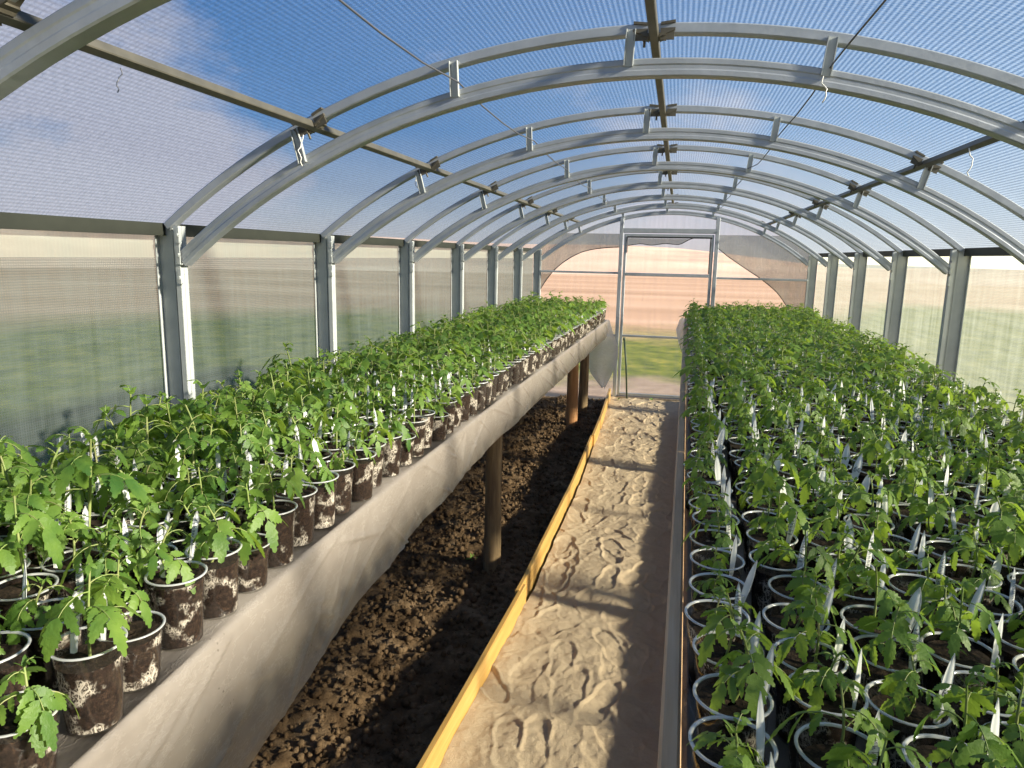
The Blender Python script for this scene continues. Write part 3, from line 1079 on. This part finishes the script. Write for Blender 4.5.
for y in ysl:
    xe = float(left_edge_x(y)) - .010
    vs += [(xe, y, BZ - .175), (xe, y, BZ - .031), (xe - .024, y, BZ - .031), (xe - .024, y, BZ - .175)]
for j in range(len(ysl) - 1):
    for k in range(4):
        fs.append((j * 4 + k, j * 4 + (k + 1) % 4, (j + 1) * 4 + (k + 1) % 4, (j + 1) * 4 + k))
fs += [(0, 1, 2, 3), tuple(len(vs) - 4 + k for k in (3, 2, 1, 0))]
mb.add(vs, fs)
rel(mb, L0).obj('apron_board', M['table_wood'], lb)
for i, (x, y, r, mt) in enumerate(((-.85, 3.34, .042, 'log'), (-.905, 6.55, .052, 'log_sunlit'), (-.885, 7.19, .046, 'log'), (-.86, .05, .045, 'log'),
                                   (-1.42, 3.30, .043, 'log'), (-1.42, 6.55, .045, 'log'), (-1.42, .05, .045, 'log'))):
    o = log_leg(x - L0.x, y - L0.y, -.14 - L0.z, BZ - .031 - L0.z, r, 40 + i, M[mt], lb)
    if mt == 'log_sunlit': o['label'] = 'log leg with orange sunlight put into its colour'

# polythene laid over the left bench with a hanging skirt
SKY = [-.75, .5, 1.0, 1.3, 2.0, 3.2, 5.0, 7.25]
SKZ = [.60, .605, .632, .672, .735, .762, .765, .760]
ny = 1500
ys = np.linspace(LY0, LY1, ny)
rows = []
nt, ns = 8, 40
P = np.zeros((ny, nt + 5 + ns, 3))
for j, y in enumerate(ys):
    xe = float(left_edge_x(y))
    xw = XC - HW + .100
    for i in range(nt):
        f = i / (nt - 1)
        P[j, i] = (xw + (xe - .014 - xw) * f, y, BZ + .0015 + .0016 * math.sin(y * 9 + f * 17))
    for i in range(5):
        a = math.pi / 2 * (i + .5) / 5
        P[j, nt + i] = (xe - .014 + .012 * math.sin(a), y, BZ - .010 + .012 * math.cos(a))
    zb = float(np.interp(y, SKY, SKZ)) + .008 * math.sin(y * 5.3) + .005 * math.sin(y * 13.1 + 1)
    for i in range(ns):
        f = (i + 1) / ns
        z = BZ - .010 - (BZ - .010 - zb) * f
        P[j, nt + 5 + i] = (xe - .0015, y, z)
# folds: diagonal tension creases radiating from the edge
SK = P[:, nt + 5:, :]
Yk, Zk = SK[..., 1], SK[..., 2]
fdep = np.clip((BZ - Zk) / .22, 0, 1)
r_ = np.random.RandomState(4)
disp = (fbm(Yk * 3 + 9, Zk * 9, 61, 4) - .5) * .028 * fdep
for k in range(150):
    yc, sl, wd, am = r_.uniform(-.5, 7.2), r_.choice([-1, 1]) * r_.uniform(.5, 3.5), r_.uniform(.0035, .008), r_.uniform(.002, .008)
    zc, ln = r_.uniform(.68, .90), r_.uniform(.04, .14)
    d = ((Yk - yc) - sl * (Zk - zc)) / math.sqrt(1 + sl * sl)
    along = np.abs(Zk - zc) / ln
    disp += am * np.exp(-(d / wd) ** 2) * np.clip(1 - along, 0, 1)
SK[..., 0] += np.maximum(disp, -.004) + .006 * fdep
ps = thing('polythene_sheet', 'milky polythene sheet over the log-legged bench, its creased skirt hanging along the aisle', 'plastic sheet', (0, 0, 0))
grid_obj('sheet', P, M['poly_sheet'], ps)
# loose corner flap hanging at the far end
flap_px = [((606, 318), (618, 350)), ((604, 326), (616, 358)), ((600, 350), (613, 372)), ((598, 372), (610, 384)), ((603, 386), (605.5, 391))]
n1, n2 = 14, 24
P = np.zeros((n2, n1, 3))
for i in range(n2):
    f = i / (n2 - 1)
    zt = BZ - .002 - f * .72
    # outline of the hanging corner: widest two thirds of the way down, ends in a point
    xl_ = np.interp(f, [0, .25, .55, .8, 1], [-.95, -.93, -.90, -.82, -.70])
    xr_ = np.interp(f, [0, .15, .4, .55, .8, 1], [-.655, -.62, -.548, -.55, -.61, -.675])
    for k in range(n1):
        s = k / (n1 - 1)
        P[i, k] = (xl_ + (xr_ - xl_) * s, LY1 + .012 + .03 * f + .020 * math.sin(s * 8 + f * 3) * (.3 + f), zt + .02 * math.sin(s * 3) * f)
grid_obj('corner_flap', P, M['poly_flap'], ps)

# the other bench
RZ = .92
RX1 = 1.22
RY0, RY1 = -.75, 7.45
rb = thing('plant_bench', 'long board-edged plant bench crowded with seedlings, beside the sand path', 'bench', (.6, 3.3, -.02))
R0 = Vector(rb.location)
ysr = np.linspace(RY0, RY1, 40)
mb = MB()
for i in range(6):
    f0, f1 = i / 6 + .003, (i + 1) / 6 - .003
    vs, fs = [], []
    for y in ysr:
        xe = bench_edge_x(y) + .034
        a, b = xe + (RX1 - xe) * f0, xe + (RX1 - xe) * f1
        vs += [(a, y, RZ - .030), (a, y, RZ - .004), (b, y, RZ - .004), (b, y, RZ - .030)]
    for j in range(len(ysr) - 1):
        for k in range(4):
            fs.append((j * 4 + k, j * 4 + (k + 1) % 4, (j + 1) * 4 + (k + 1) % 4, (j + 1) * 4 + k))
    fs += [(0, 1, 2, 3), tuple(len(vs) - 4 + k for k in (3, 2, 1, 0))]
    mb.add(vs, fs)
rel(mb, R0).obj('bench_top', M['table_wood'], rb)
mb = MB()
vs, fs = [], []
for y in ysr:
    xe = bench_edge_x(y)
    z1 = RZ + .028 + .003 * math.sin(y * 1.7)
    c = .004
    vs += [(xe, y, RZ - .11), (xe, y, z1 - c), (xe + c, y, z1), (xe + .026 - c, y, z1), (xe + .026, y, z1 - c), (xe + .026, y, RZ - .11)]
for j in range(len(ysr) - 1):
    for k in range(6):
        fs.append((j * 6 + k, j * 6 + (k + 1) % 6, (j + 1) * 6 + (k + 1) % 6, (j + 1) * 6 + k))
fs += [tuple(range(6)), tuple(len(vs) - 1 - k for k in range(6))]
mb.add(vs, fs)
rel(mb, R0).obj('edge_board', M['grey_wood'], rb)
for i, (x, y) in enumerate(((.30, .2), (.32, 2.9), (.35, 5.1), (.36, 7.2), (1.10, .2), (1.10, 2.9), (1.10, 5.1), (1.10, 7.2))):
    log_leg(x - R0.x, y - R0.y, -.12 - R0.z, RZ - .031 - R0.z, .044, 80 + i, M['log'], rb)
P = np.zeros((160, 16, 3))
for j, y in enumerate(np.linspace(RY0, RY1, 160)):
    for i in range(16):
        f = i / 15
        xe = bench_edge_x(y) + .0285
        P[j, i] = (xe + (RX1 - xe) * f, y, RZ + .0015 + .0016 * math.sin(y * 11 + f * 21))
ps2 = thing('polythene_sheet', 'grey polythene sheet under the cups on the board-edged bench, loose tail by the door', 'plastic sheet')
grid_obj('sheet', P, M['poly_sheet'], ps2)
P = np.zeros((18, 12, 3))
for i in range(18):
    f = i / 17
    for k in range(12):
        s = k / 11
        wd = np.interp(f, [0, .3, .6, 1], [.10, .14, .11, .03])
        x = bench_edge_x(RY1) + .06 - wd * (1 - s) + .03 * math.sin(s * 6 + f * 4) * f * .4
        P[i, k] = (x, RY1 + .012 + .02 * math.sin(s * 7 + f * 5), RZ + .03 - f * .42)
grid_obj('loose_tail', P, M['poly_flap'], ps2)

# ------------------------------------------------------------------ seedlings
def leaflet(L, W, org, d, n, lod, r):
    """one lobed, folded tomato leaflet; returns verts, quads"""
    if lod == 0:
        t = np.array([0, .10, .20, .28, .38, .47, .56, .65, .74, .83, .92, 1.0])
        wd = np.array([.06, .60, .80, .62, 1.0, .72, .86, .56, .62, .34, .30, .0])
        fwd = np.array([0, .01, .06, .0, .07, .0, .07, .0, .06, .0, .03, 0])
    elif lod == 1:
        t = np.array([0, .16, .36, .5, .7, 1.0])
        wd = np.array([.06, .75, 1.0, .70, .62, .0])
        fwd = np.array([0, .02, .05, 0, .04, 0])
    else:
        t = np.array([0, .38, .72, 1.0])
        wd = np.array([.08, 1.0, .62, .0])
        fwd = np.array([0, .03, .03, 0])
    d = d / np.linalg.norm(d)
    s = np.cross(d, n); s /= (np.linalg.norm(s) + 1e-9)
    n = np.cross(s, d)
    curl = r.uniform(.25, .75)
    fold = r.uniform(.05, .35)
    an = t * curl
    # midrib bends down along its length
    mid = org + np.outer(L * np.sin(an) / curl, d) - np.outer(L * (1 - np.cos(an)) / curl, n)
    tang = np.outer(np.cos(an), d) - np.outer(np.sin(an), n)
    nn = np.outer(np.cos(an), n) + np.outer(np.sin(an), d)
    wob = 1 + r.uniform(-.10, .10, (2, len(t)))
    e1 = mid + (W / 2 * wd * wob[0])[:, None] * (s * math.cos(fold))[None, :] + (W / 2 * wd)[:, None] * nn * math.sin(fold) * r.choice([-1, .6]) + (fwd * L)[:, None] * tang
    e2 = mid - (W / 2 * wd * wob[1])[:, None] * (s * math.cos(fold))[None, :] + (W / 2 * wd)[:, None] * nn * math.sin(fold) * r.choice([-1, .6]) + (fwd * L)[:, None] * tang
    k = len(t)
    V = np.concatenate([e1, mid, e2])
    i = np.arange(k - 1)
    Q = np.concatenate([np.stack([i, i + k, i + k + 1, i + 1], -1), np.stack([i + k, i + 2 * k, i + 2 * k + 1, i + k + 1], -1)])
    return V, Q

def np_tube(pts, rad, seg):
    pts = np.asarray(pts, float)
    V = []
    for i, p in enumerate(pts):
        d = pts[min(i + 1, len(pts) - 1)] - pts[max(i - 1, 0)]
        d /= np.linalg.norm(d) + 1e-9
        a = np.array([1.0, 0, 0]) if abs(d[0]) < .8 else np.array([0, 1.0, 0])
        n = a - d * a.dot(d); n /= np.linalg.norm(n)
        b = np.cross(d, n)
        for k in range(seg):
            an = 2 * math.pi * k / seg
            V.append(p + (n * math.cos(an) + b * math.sin(an)) * rad[i])
    Q = []
    for i in range(len(pts) - 1):
        for k in range(seg):
            Q.append((i * seg + k, i * seg + (k + 1) % seg, (i + 1) * seg + (k + 1) % seg, (i + 1) * seg + k))
    return np.array(V), np.array(Q)

class NPB:
    def __init__(s): s.V, s.Q, s.M, s.o = [], [], [], 0
    def add(s, V, Q, mi=0):
        s.V.append(V); s.Q.append(Q + s.o); s.M.append(np.full(len(Q), mi)); s.o += len(V)
    def get(s): return np.concatenate(s.V), np.concatenate(s.Q), np.concatenate(s.M)

def seedling(seed, lod, height, spread):
    """tomato seedling growing from z = 0; returns stem and foliage builders"""
    r = np.random.RandomState(seed)
    st, fo = NPB(), NPB()
    lean = r.normal(0, .10, 2)
    n = 7 if lod < 2 else 4
    tt = np.linspace(0, 1, n)
    bend = r.normal(0, .012, 2)
    sp = np.stack([lean[0] * height * tt + bend[0] * np.sin(tt * 3.1), lean[1] * height * tt + bend[1] * np.sin(tt * 3.1), height * tt], -1)
    st.add(*np_tube(sp, np.linspace(.0031, .0017, n), 6 if lod < 2 else 3))
    at = lambda f: np.array([np.interp(f, tt, sp[:, k]) for k in range(3)])
    nl = r.randint(6, 9) if lod < 2 else 6
    a0 = r.uniform(0, 6.28)
    for i in range(nl):
        f = .42 + .58 * i / (nl - 1)
        an = a0 + i * 2.4 + r.normal(0, .25)
        young = max(0.0, (f - .82) / .18)
        L = spread * .80 * r.uniform(.8, 1.15) * (.62 + .5 * math.sin(math.pi * min(1, (f - .3) / .62))) * (1 - .40 * young)
        rise = r.uniform(.15, .60) + .8 * young
        h = np.array([math.cos(an), math.sin(an), 0])
        m = 6 if lod == 0 else (5 if lod == 1 else 3)
        u = np.linspace(0, 1, m)
        el = rise - u * r.uniform(.9, 1.6)
        steps = np.stack([np.cos(el) * h[0], np.cos(el) * h[1], np.sin(el)], -1) * (L / (m - 1))
        pts = np.concatenate([[at(f)], at(f) + np.cumsum(steps[:-1], 0)])
        st.add(*np_tube(pts, np.linspace(.0013, .0007, m), 4 if lod < 2 else 3))
        rp = lambda q: np.array([np.interp(q, u, pts[:, k]) for k in range(3)])
        rd = lambda q: rp(min(1, q + .05)) - rp(max(0, q - .12))
        side = np.array([-math.sin(an), math.cos(an), 0])
        dirv_ = rd(1.0); dirv_ /= np.linalg.norm(dirv_)
        upv = np.cross(side, dirv_) * -1
        if upv[2] < 0: upv = -upv
        TL = L * r.uniform(.80, 1.0)
        fo.add(*leaflet(TL, TL * r.uniform(.50, .64), rp(1.0), dirv_ - np.array([0, 0, .25]), upv + r.normal(0, .15, 3), lod, r))
        pairs = ((.74, .82), (.42, .62)) if lod < 2 else ((.66, .9),)
        if lod == 0 and r.rand() < .4: pairs = pairs + ((.22, .34),)
        for q, sc in pairs:
            for sg in (-1, 1):
                d2 = side * sg * r.uniform(.85, 1.1) + rd(q) / np.linalg.norm(rd(q)) * r.uniform(.45, .8) + np.array([0, 0, -r.uniform(.05, .45)])
                ll = TL * sc * r.uniform(.82, 1.1)
                fo.add(*leaflet(ll, ll * r.uniform(.46, .60), rp(q + r.uniform(-.04, .04)), d2, upv + r.normal(0, .2, 3), lod, r))
    # tip: tight young leaves
    for i in range(3 if lod < 2 else 2):
        an = a0 + 1.1 + i * 2.1
        d2 = np.array([math.cos(an) * .7, math.sin(an) * .7, .85])
        fo.add(*leaflet(spread * .30, spread * .15, at(.985), d2, np.array([-d2[0], -d2[1], .6]), min(2, lod + 1), r))
    # seed leaves low on the stem
    if lod < 2:
        for sg in (0, math.pi):
            an = a0 + .7 + sg
            d2 = np.array([math.cos(an), math.sin(an), r.uniform(-.3, .35)])
            ll = r.uniform(.014, .024)
            fo.add(*leaflet(ll, ll * .42, at(r.uniform(.16, .26)), d2, np.array([0, 0, 1.0]), 2, r))
    return st, fo

def lathe(prof, seg, rot=0.0):
    V, Q = [], []
    for rr, z in prof:
        for k in range(seg):
            a = 2 * math.pi * k / seg + rot
            V.append((rr * math.cos(a), rr * math.sin(a), z))
    for i in range(len(prof) - 1):
        for k in range(seg):
            Q.append((i * seg + k, i * seg + (k + 1) % seg, (i + 1) * seg + (k + 1) % seg, (i + 1) * seg + k))
    return np.array(V), np.array(Q)

CUP_R, CUP_B, CUP_H = .0455, .0340, .118

def cup_profile(h, hi=True):
    b, R = CUP_B, CUP_R
    rad = lambda f: b + (R - .0025 - b) * f
    if hi:
        wall = [(.0001, .003), (b - .004, .002), (b - .001, 0.0), (b, .002), (rad(.35), h * .35), (rad(.70), h * .70), (rad(.70) + .0012, h * .715), (rad(.97) , h * .975)]
        rim = [(rad(.97), h * .975), (R - .001, h * .972), (R + .0008, h * .982), (R + .0008, h * .994), (R - .001, h), (R - .0032, h * .996), (R - .0036, h * .975)]
        inner = [(R - .0036, h * .975)]
    else:
        wall = [(b, 0.0), (rad(.97), h * .96)]
        rim = [(rad(.97), h * .96), (R + .001, h * .965), (R + .0005, h), (R - .0035, h * .985)]
    return wall, rim

def cup_np(h, seg, hi):
    b = NPB()
    wall, rim = cup_profile(h, hi)
    b.add(*lathe(wall, seg), 0)
    b.add(*lathe(rim, seg), 1)
    return b

def soil_np(h, level, seg, r, hi):
    """plug of earth inside the cup: side face and rough top"""
    b = NPB()
    z1 = h * level
    rad = lambda z: CUP_B - .0012 + (CUP_R - .0035 - CUP_B) * z / h
    if hi:
        b.add(*lathe([(rad(.004), .004), (rad(z1 * .5), z1 * .5), (rad(z1), z1)], seg), 0)
        rings = [1.0, .85, .6, .35, .12]
    else:
        b.add(*lathe([(rad(.004), .004), (rad(z1), z1)], seg), 0)
        rings = [1.0, .05]
    V, Q = lathe([(rad(z1) * f, z1) for f in rings], seg)
    if hi:
        V[:, 2] += (np.array([mnoise.noise(Vector((v[0] * 90, v[1] * 90, level * 50))) for v in V])) * .004 * np.clip((rad(z1) - np.hypot(V[:, 0], V[:, 1])) * 200, 0, 1)
    b.add(V, Q, 1)
    return b

def tag_np(length, width, hi, pointed):
    """curved lance-shaped stake, foot at z = 0, face toward -y"""
    t = np.linspace(0, 1, 9 if hi else 4)
    if pointed:
        wd = np.interp(t, [0, .15, .55, .8, .93, 1], [.45, .62, 1.0, .72, .34, .06])
    else:
        wd = np.interp(t, [0, .3, .7, .88, .96, 1], [.62, .75, 1.0, .92, .6, .18])
    x = wd * width / 2
    z = t * length
    bow = .10 * length * t * t
    th = .0006
    rows = []
    for i in range(len(t)):
        rows.append([(-x[i], bow[i] + .0022 * wd[i], z[i]), (-x[i] * .5, bow[i] + .0005, z[i]), (0, bow[i], z[i]), (x[i] * .5, bow[i] + .0005, z[i]), (x[i], bow[i] + .0022 * wd[i], z[i])])
    P = np.array(rows)
    n, m = P.shape[:2]
    i = np.arange(n - 1)[:, None] * m + np.arange(m - 1)[None, :]
    q = np.stack([i, i + 1, i + m + 1, i + m], -1).reshape(-1, 4)
    if not hi:
        return P.reshape(-1, 3), q
    back = P.copy(); back[..., 1] += th
    V = np.concatenate([P.reshape(-1, 3), back.reshape(-1, 3)])
    Q = [q, q[:, ::-1] + n * m]
    ring = [k * m for k in range(n)] + [(n - 1) * m + k for k in range(1, m)] + [k * m + m - 1 for k in range(n - 2, -1, -1)] + [k for k in range(m - 2, 0, -1)]
    ring = np.array(ring)
    nx_ = np.roll(ring, -1)
    Q.append(np.stack([ring, ring + n * m, nx_ + n * m, nx_], -1))
    return V, np.concatenate(Q)

def writing_np(length, width, kind, r):
    """pen strokes on the stake's face"""
    b = NPB()
    def stroke(pts, wd):
        pts = np.array(pts, float)
        for p, q in zip(pts[:-1], pts[1:]):
            d = q - p
            l = np.linalg.norm(d) + 1e-9
            n = np.array([-d[1], d[0]]) / l * wd / 2
            d = d / l * wd * .3
            qd = [p - n - d, q - n + d, q + n + d, p + n - d]
            V = np.array([(c[0], .10 * length * (c[1] / length) ** 2 - .0006, c[1]) for c in qd])
            b.add(V, np.array([[0, 1, 2, 3]]))
    wv = width
    if kind == 0:      # two block characters, as on the stakes by the board edge
        z0 = length * .50
        s = width * .26
        six = [(math.cos(a) * s * .55 - s * .75, z0 + math.sin(a) * s * .6) for a in np.linspace(2.0, 2.0 + 2 * math.pi, 11)]
        stroke([(-s * .3, z0 + s * 1.75), (-s * .95, z0 + s * 1.1), (-s * 1.2, z0 + s * .2)] + six[3:], .0012)
        cc = [(s * 1.0 + math.cos(a) * s * .62, z0 + s * .5 + math.sin(a) * s * 1.0) for a in np.linspace(.9, 5.4, 9)]
        stroke(cc, .0012)
    else:              # a line of small handwriting running up the stake
        z = length * .36
        x0 = -wv * .10
        while z < length * .84:
            a, bq = r.uniform(.002, .005), r.uniform(.0018, .004)
            stroke([(x0 - a, z), (x0 + a * r.uniform(.2, 1), z + bq * .5), (x0 - a * r.uniform(.2, .9), z + bq), (x0 + a, z + bq * 1.3)], .0006)
            z += bq * 1.3 + r.uniform(.0012, .003)
    V, Q, _ = b.get()
    return V, Q

# prototypes ---------------------------------------------------------------
N_VAR = 18
protos = []
for i in range(N_VAR):
    r = np.random.RandomState(300 + i)
    h = (.105, .085, .125, .10, .14, .075)[i % 6] * r.uniform(.92, 1.08)
    spd = (.070, .062, .078, .066, .080, .056)[i % 6] * r.uniform(.92, 1.1)
    st, fo = seedling(500 + i, 0, h, spd)
    V, Q, _ = st.get(); ms = np_mesh('stem', V, Q, M['stem'])
    V, Q, _ = fo.get(); mf = np_mesh('foliage', V, Q, M['leaf'])
    protos.append((ms, mf, h))
cups = []
for i, (h, lv) in enumerate(((CUP_H, .86), (CUP_H, .80), (CUP_H, .91), (.088, .84))):
    V, Q, mi = cup_np(h, 32, True).get()
    mc = np_mesh('cup', V, Q, [M['cup'], M['rim']], True, mi)
    V, Q, mi = soil_np(h, lv, 28, nrs, True).get()
    msl = np_mesh('soil', V, Q, [M['plug'], M['potting']], True, mi)
    cups.append((mc, msl, h, h * lv))
tags = []
for i in range(6):
    r = np.random.RandomState(70 + i)
    L, W = r.uniform(.082, .098), (r.uniform(.010, .0135) if i != 2 else .019)
    pointed = i < 4
    V, Q = tag_np(L, W, True, pointed)
    mt = np_mesh('plant_tag', V, Q, M['tag'])
    V, Q = writing_np(L, W, 0 if i in (0, 2) else 1, r)
    mw = np_mesh('handwriting', V, Q, M['ink'], False)
    tags.append((mt, mw))
lows = []
for i in range(12):
    r = np.random.RandomState(900 + i)
    h = (.105, .09, .125, .10, .135, .08)[i % 6]
    spd = (.074, .066, .080, .070, .082, .062)[i % 6]
    st, fo = seedling(800 + i, 2, h, spd)
    lows.append((st.get(), fo.get()))
nears = []
for i in range(4):
    st, fo = seedling(860 + i, 1, (.10, .085, .12, .11)[i], (.062, .056, .07, .066)[i])
    nears.append((st.get(), fo.get()))
low_cup = cup_np(CUP_H, 12, False).get()
low_soil = soil_np(CUP_H, .86, 10, nrs, False).get()
low_tag = tag_np(.078, .0105, False, True)

# where every cup stands ----------------------------------------------------
spots = []     # bench, row, column, x, y
for row in range(8):
    y = -.62 + (.05 if row % 2 else 0)
    col = 0
    while y < LY1 - .06:
        xe = float(left_edge_x(y)) - .050 - row * .0985
        x = xe + nrs.normal(0, .004)
        spots.append(['L', row, col, x, y + nrs.normal(0, .004)])
        if x < XC - HW + .155: spots.pop()
        y += nrs.uniform(.0975, .106)
        col += 1
for row in range(11):
    y = -.60 + nrs.uniform(0, .06)
    col = 0
    while y < RY1 - .06:
        x = bench_edge_x(y) + .078 + row * .0995 + (.012 if row > 0 else 0) + nrs.normal(0, .006)
        spots.append(['R', row, col, x, y + nrs.normal(0, .005)])
        y += nrs.uniform(.0955, .104) if row else nrs.uniform(.0955, .100)
        if row and nrs.rand() < .03: y += .05
        col += 1

def in_frame(x, y):
    best = 0
    for dx, dy, z in ((0, 0, 1.04), (.04, 0, 1.04), (-.04, 0, 1.04), (0, 0, 1.12), (0, 0, .97)):
        px, py, d = project(x + dx, y + dy, z)
        if d > .3 and 2 < px < 1022 and 2 < py < 766:
            best = max(best, 1 / d)
    return best

scored = []
for s in spots:
    sc = in_frame(s[3], s[4])
    if sc > 0:
        scored.append((sc, s))
    else:
        scored.append((-1, s))
scored.sort(key=lambda q: -q[0])
N_IND = 300
indiv = [s for _, s in scored[:N_IND]]
rest = [s for _, s in scored[N_IND:]]

rowname = {0: 'edge row'}
count = {}
indiv.sort(key=lambda s: (s[0], s[1], s[4]))
for s in indiv:
    bench, row, col, x, y = s
    k = count.get((bench, row), 0)
    count[(bench, row)] = k + 1
    r = np.random.RandomState(int(abs(x * 7919 + y * 104729) * 1000) % 2 ** 31)
    vi = r.randint(N_VAR)
    ms, mf, h0 = protos[vi]
    ci = 3 if (bench == 'L' and r.rand() < .10) or (bench == 'L' and row == 0 and k == 2) else r.randint(3)
    mc, msl, ch, sl = cups[ci]
    sc = r.uniform(.88, 1.12)
    sc *= (.76 if row else .70) if bench == 'R' else (.84 if row < 2 else (.96 if row < 3 else 1.16))
    size = 'tall' if h0 * sc > (.108 if bench == 'L' else .096) else ('short' if h0 * sc < (.080 if bench == 'L' else .070) else 'medium')
    lab = '%s seedling in cup on %s bench, %s row from aisle, %s from near end' % (
        size, 'log-legged' if bench == 'L' else 'board-edged', ORD[row], ORD[k])
    root = thing('potted_seedling', lab, 'seedling', (x, y, BZ + .0035), 'potted tomato seedlings on the benches')
    o = link('cup', mc, root); o.rotation_euler.z = r.uniform(0, 6.28)
    o2 = link('soil', msl, root); o2.rotation_euler.z = r.uniform(0, 6.28)
    rz = r.uniform(0, 6.28)
    ox, oy = r.normal(0, .006, 2)
    for nm, me in (('stem', ms), ('foliage', mf)):
        q = link(nm, me, root, (ox, oy, sl - .004))
        q.rotation_euler.z = rz
        q.scale = (sc * .88, sc * .88, sc * 1.04)
    if r.rand() < .93:
        if bench == 'R':
            ti = (0, 1, 2, 3)[r.randint(4)]
            lx, ly, rot, tilt = .028 + r.normal(0, .003), r.normal(-.013, .008), r.normal(.15, .35), r.uniform(-.05, .25)
        else:
            ti = (1, 3, 4, 5)[r.randint(4)]
            lx, ly, rot, tilt = -.027 + r.normal(0, .004), r.normal(-.016, .008), r.normal(.45, .30), r.uniform(-.10, .15)
        mt, mw = tags[ti]
        q = link('plant_tag', mt, root, (lx, ly, sl - (.012 if bench == 'R' else .004)))
        q.rotation_euler = (r.uniform(-.18, .05), tilt * (1 if bench == 'R' else -1), rot)
        if r.rand() < (.35 if bench == 'R' else .6):
            link('handwriting', mw, q)

# the hundreds farther along both benches stand as one mass
big = NPB()
for s in rest:
    bench, row, col, x, y = s
    r = np.random.RandomState(int(abs(x * 7919 + y * 104729) * 1000) % 2 ** 31)
    st, fo = lows[r.randint(12)] if y > 1.2 else nears[r.randint(4)]
    sc = r.uniform(.82, 1.14) * (.92 if bench == 'R' else (1.0 if row < 2 else 1.12))
    a = r.uniform(0, 6.28)
    R = np.array([[math.cos(a), -math.sin(a), 0], [math.sin(a), math.cos(a), 0], [0, 0, 1]])
    base = np.array([x, y, BZ + .0035])
    big.add(low_cup[0] + base, low_cup[1], low_cup[2])
    big.add(low_soil[0] + base, low_soil[1], low_soil[2] + 2)
    g = base + [r.normal(0, .006), r.normal(0, .006), CUP_H * .84]
    big.add((st[0] * sc) @ R.T + g, st[1], 4)
    big.add((fo[0] * sc) @ R.T + g, fo[1], 5)
    if r.rand() < .9:
        an = (r.normal(.15, .35) if bench == 'R' else r.normal(.45, .35))
        Rt = np.array([[math.cos(an), -math.sin(an), 0], [math.sin(an), math.cos(an), 0], [0, 0, 1]])
        lx = .028 if bench == 'R' else -.027
        big.add(low_tag[0] @ Rt.T + base + [lx, r.normal(-.004, .01), CUP_H * .76], low_tag[1], 6)
V, Q, mi = big.get()
me = np_mesh('tomato_seedlings', V, Q, [M['cup'], M['rim'], M['plug'], M['potting'], M['stem'], M['leaf'], M['tag']], True, mi)
tag(link('tomato_seedlings', me), 'mass of potted tomato seedlings filling the benches toward the door', 'seedlings', kind='stuff')

# ------------------------------------------------------------------ small things
def weed(x, y, z, seed, lab):
    r = np.random.RandomState(seed)
    b = NPB()
    for i in range(11):
        an = r.uniform(0, 6.28)
        L = r.uniform(.022, .05)
        d = np.array([math.cos(an), math.sin(an), r.uniform(.3, 1.2)])
        b.add(*leaflet(L, L * .32, np.array([r.normal(0, .004), r.normal(0, .004), 0]), d, np.array([-d[0], -d[1], 1.0]), 1, r))
    V, Q, _ = b.get()
    o = link('weed', np_mesh('weed', V, Q, M['weed']), None, (x, y, z))
    tag(o, lab, 'weed', 'weeds in the ground')
weed(-.985, 3.42, -.045, 1, 'small green weed in the soil beside the log leg of the bench')
weed(-.56, 7.78, .0, 2, 'green weed at the foot of the door post')
weed(-.20, 7.86, .0, 3, 'small weed at the foot of the door')

def twine(px, py, y, length, seed, lab, dark=False):
    rr = random.Random(seed)
    x, z = at_y(px, py, y)
    pts = []
    for i in range(9):
        f = i / 8
        pts.append((x + .008 * math.sin(f * 5 + seed) + .012 * f * rr.choice((-1, 1)) * .5, y + .004 * math.sin(f * 7), z - length * f))
    mb = MB(); mb.tube(pts, .0016, 5)
    tag(mb.obj('twine', M['wire'] if dark else M['twine'], smooth=True), lab, 'twine', 'bits of twine tied to the roof frame')
twine(118, 68, 1.55, .055, 1, 'dark bit of twine hanging from the purlin above the log-legged bench', True)
twine(301, 135, 1.93, .085, 2, 'pale twine hanging by the clamp on the first whole arch')
twine(417, 172, 2.95, .09, 3, 'pale twine hanging by the clamp on the second whole arch')
twine(826, 76, 1.93, .060, 4, 'pale twine hanging under the strut above the board-edged bench')
twine(972, 148, 2.3, .075, 5, 'pale twine hanging from the purlin above the board-edged bench')
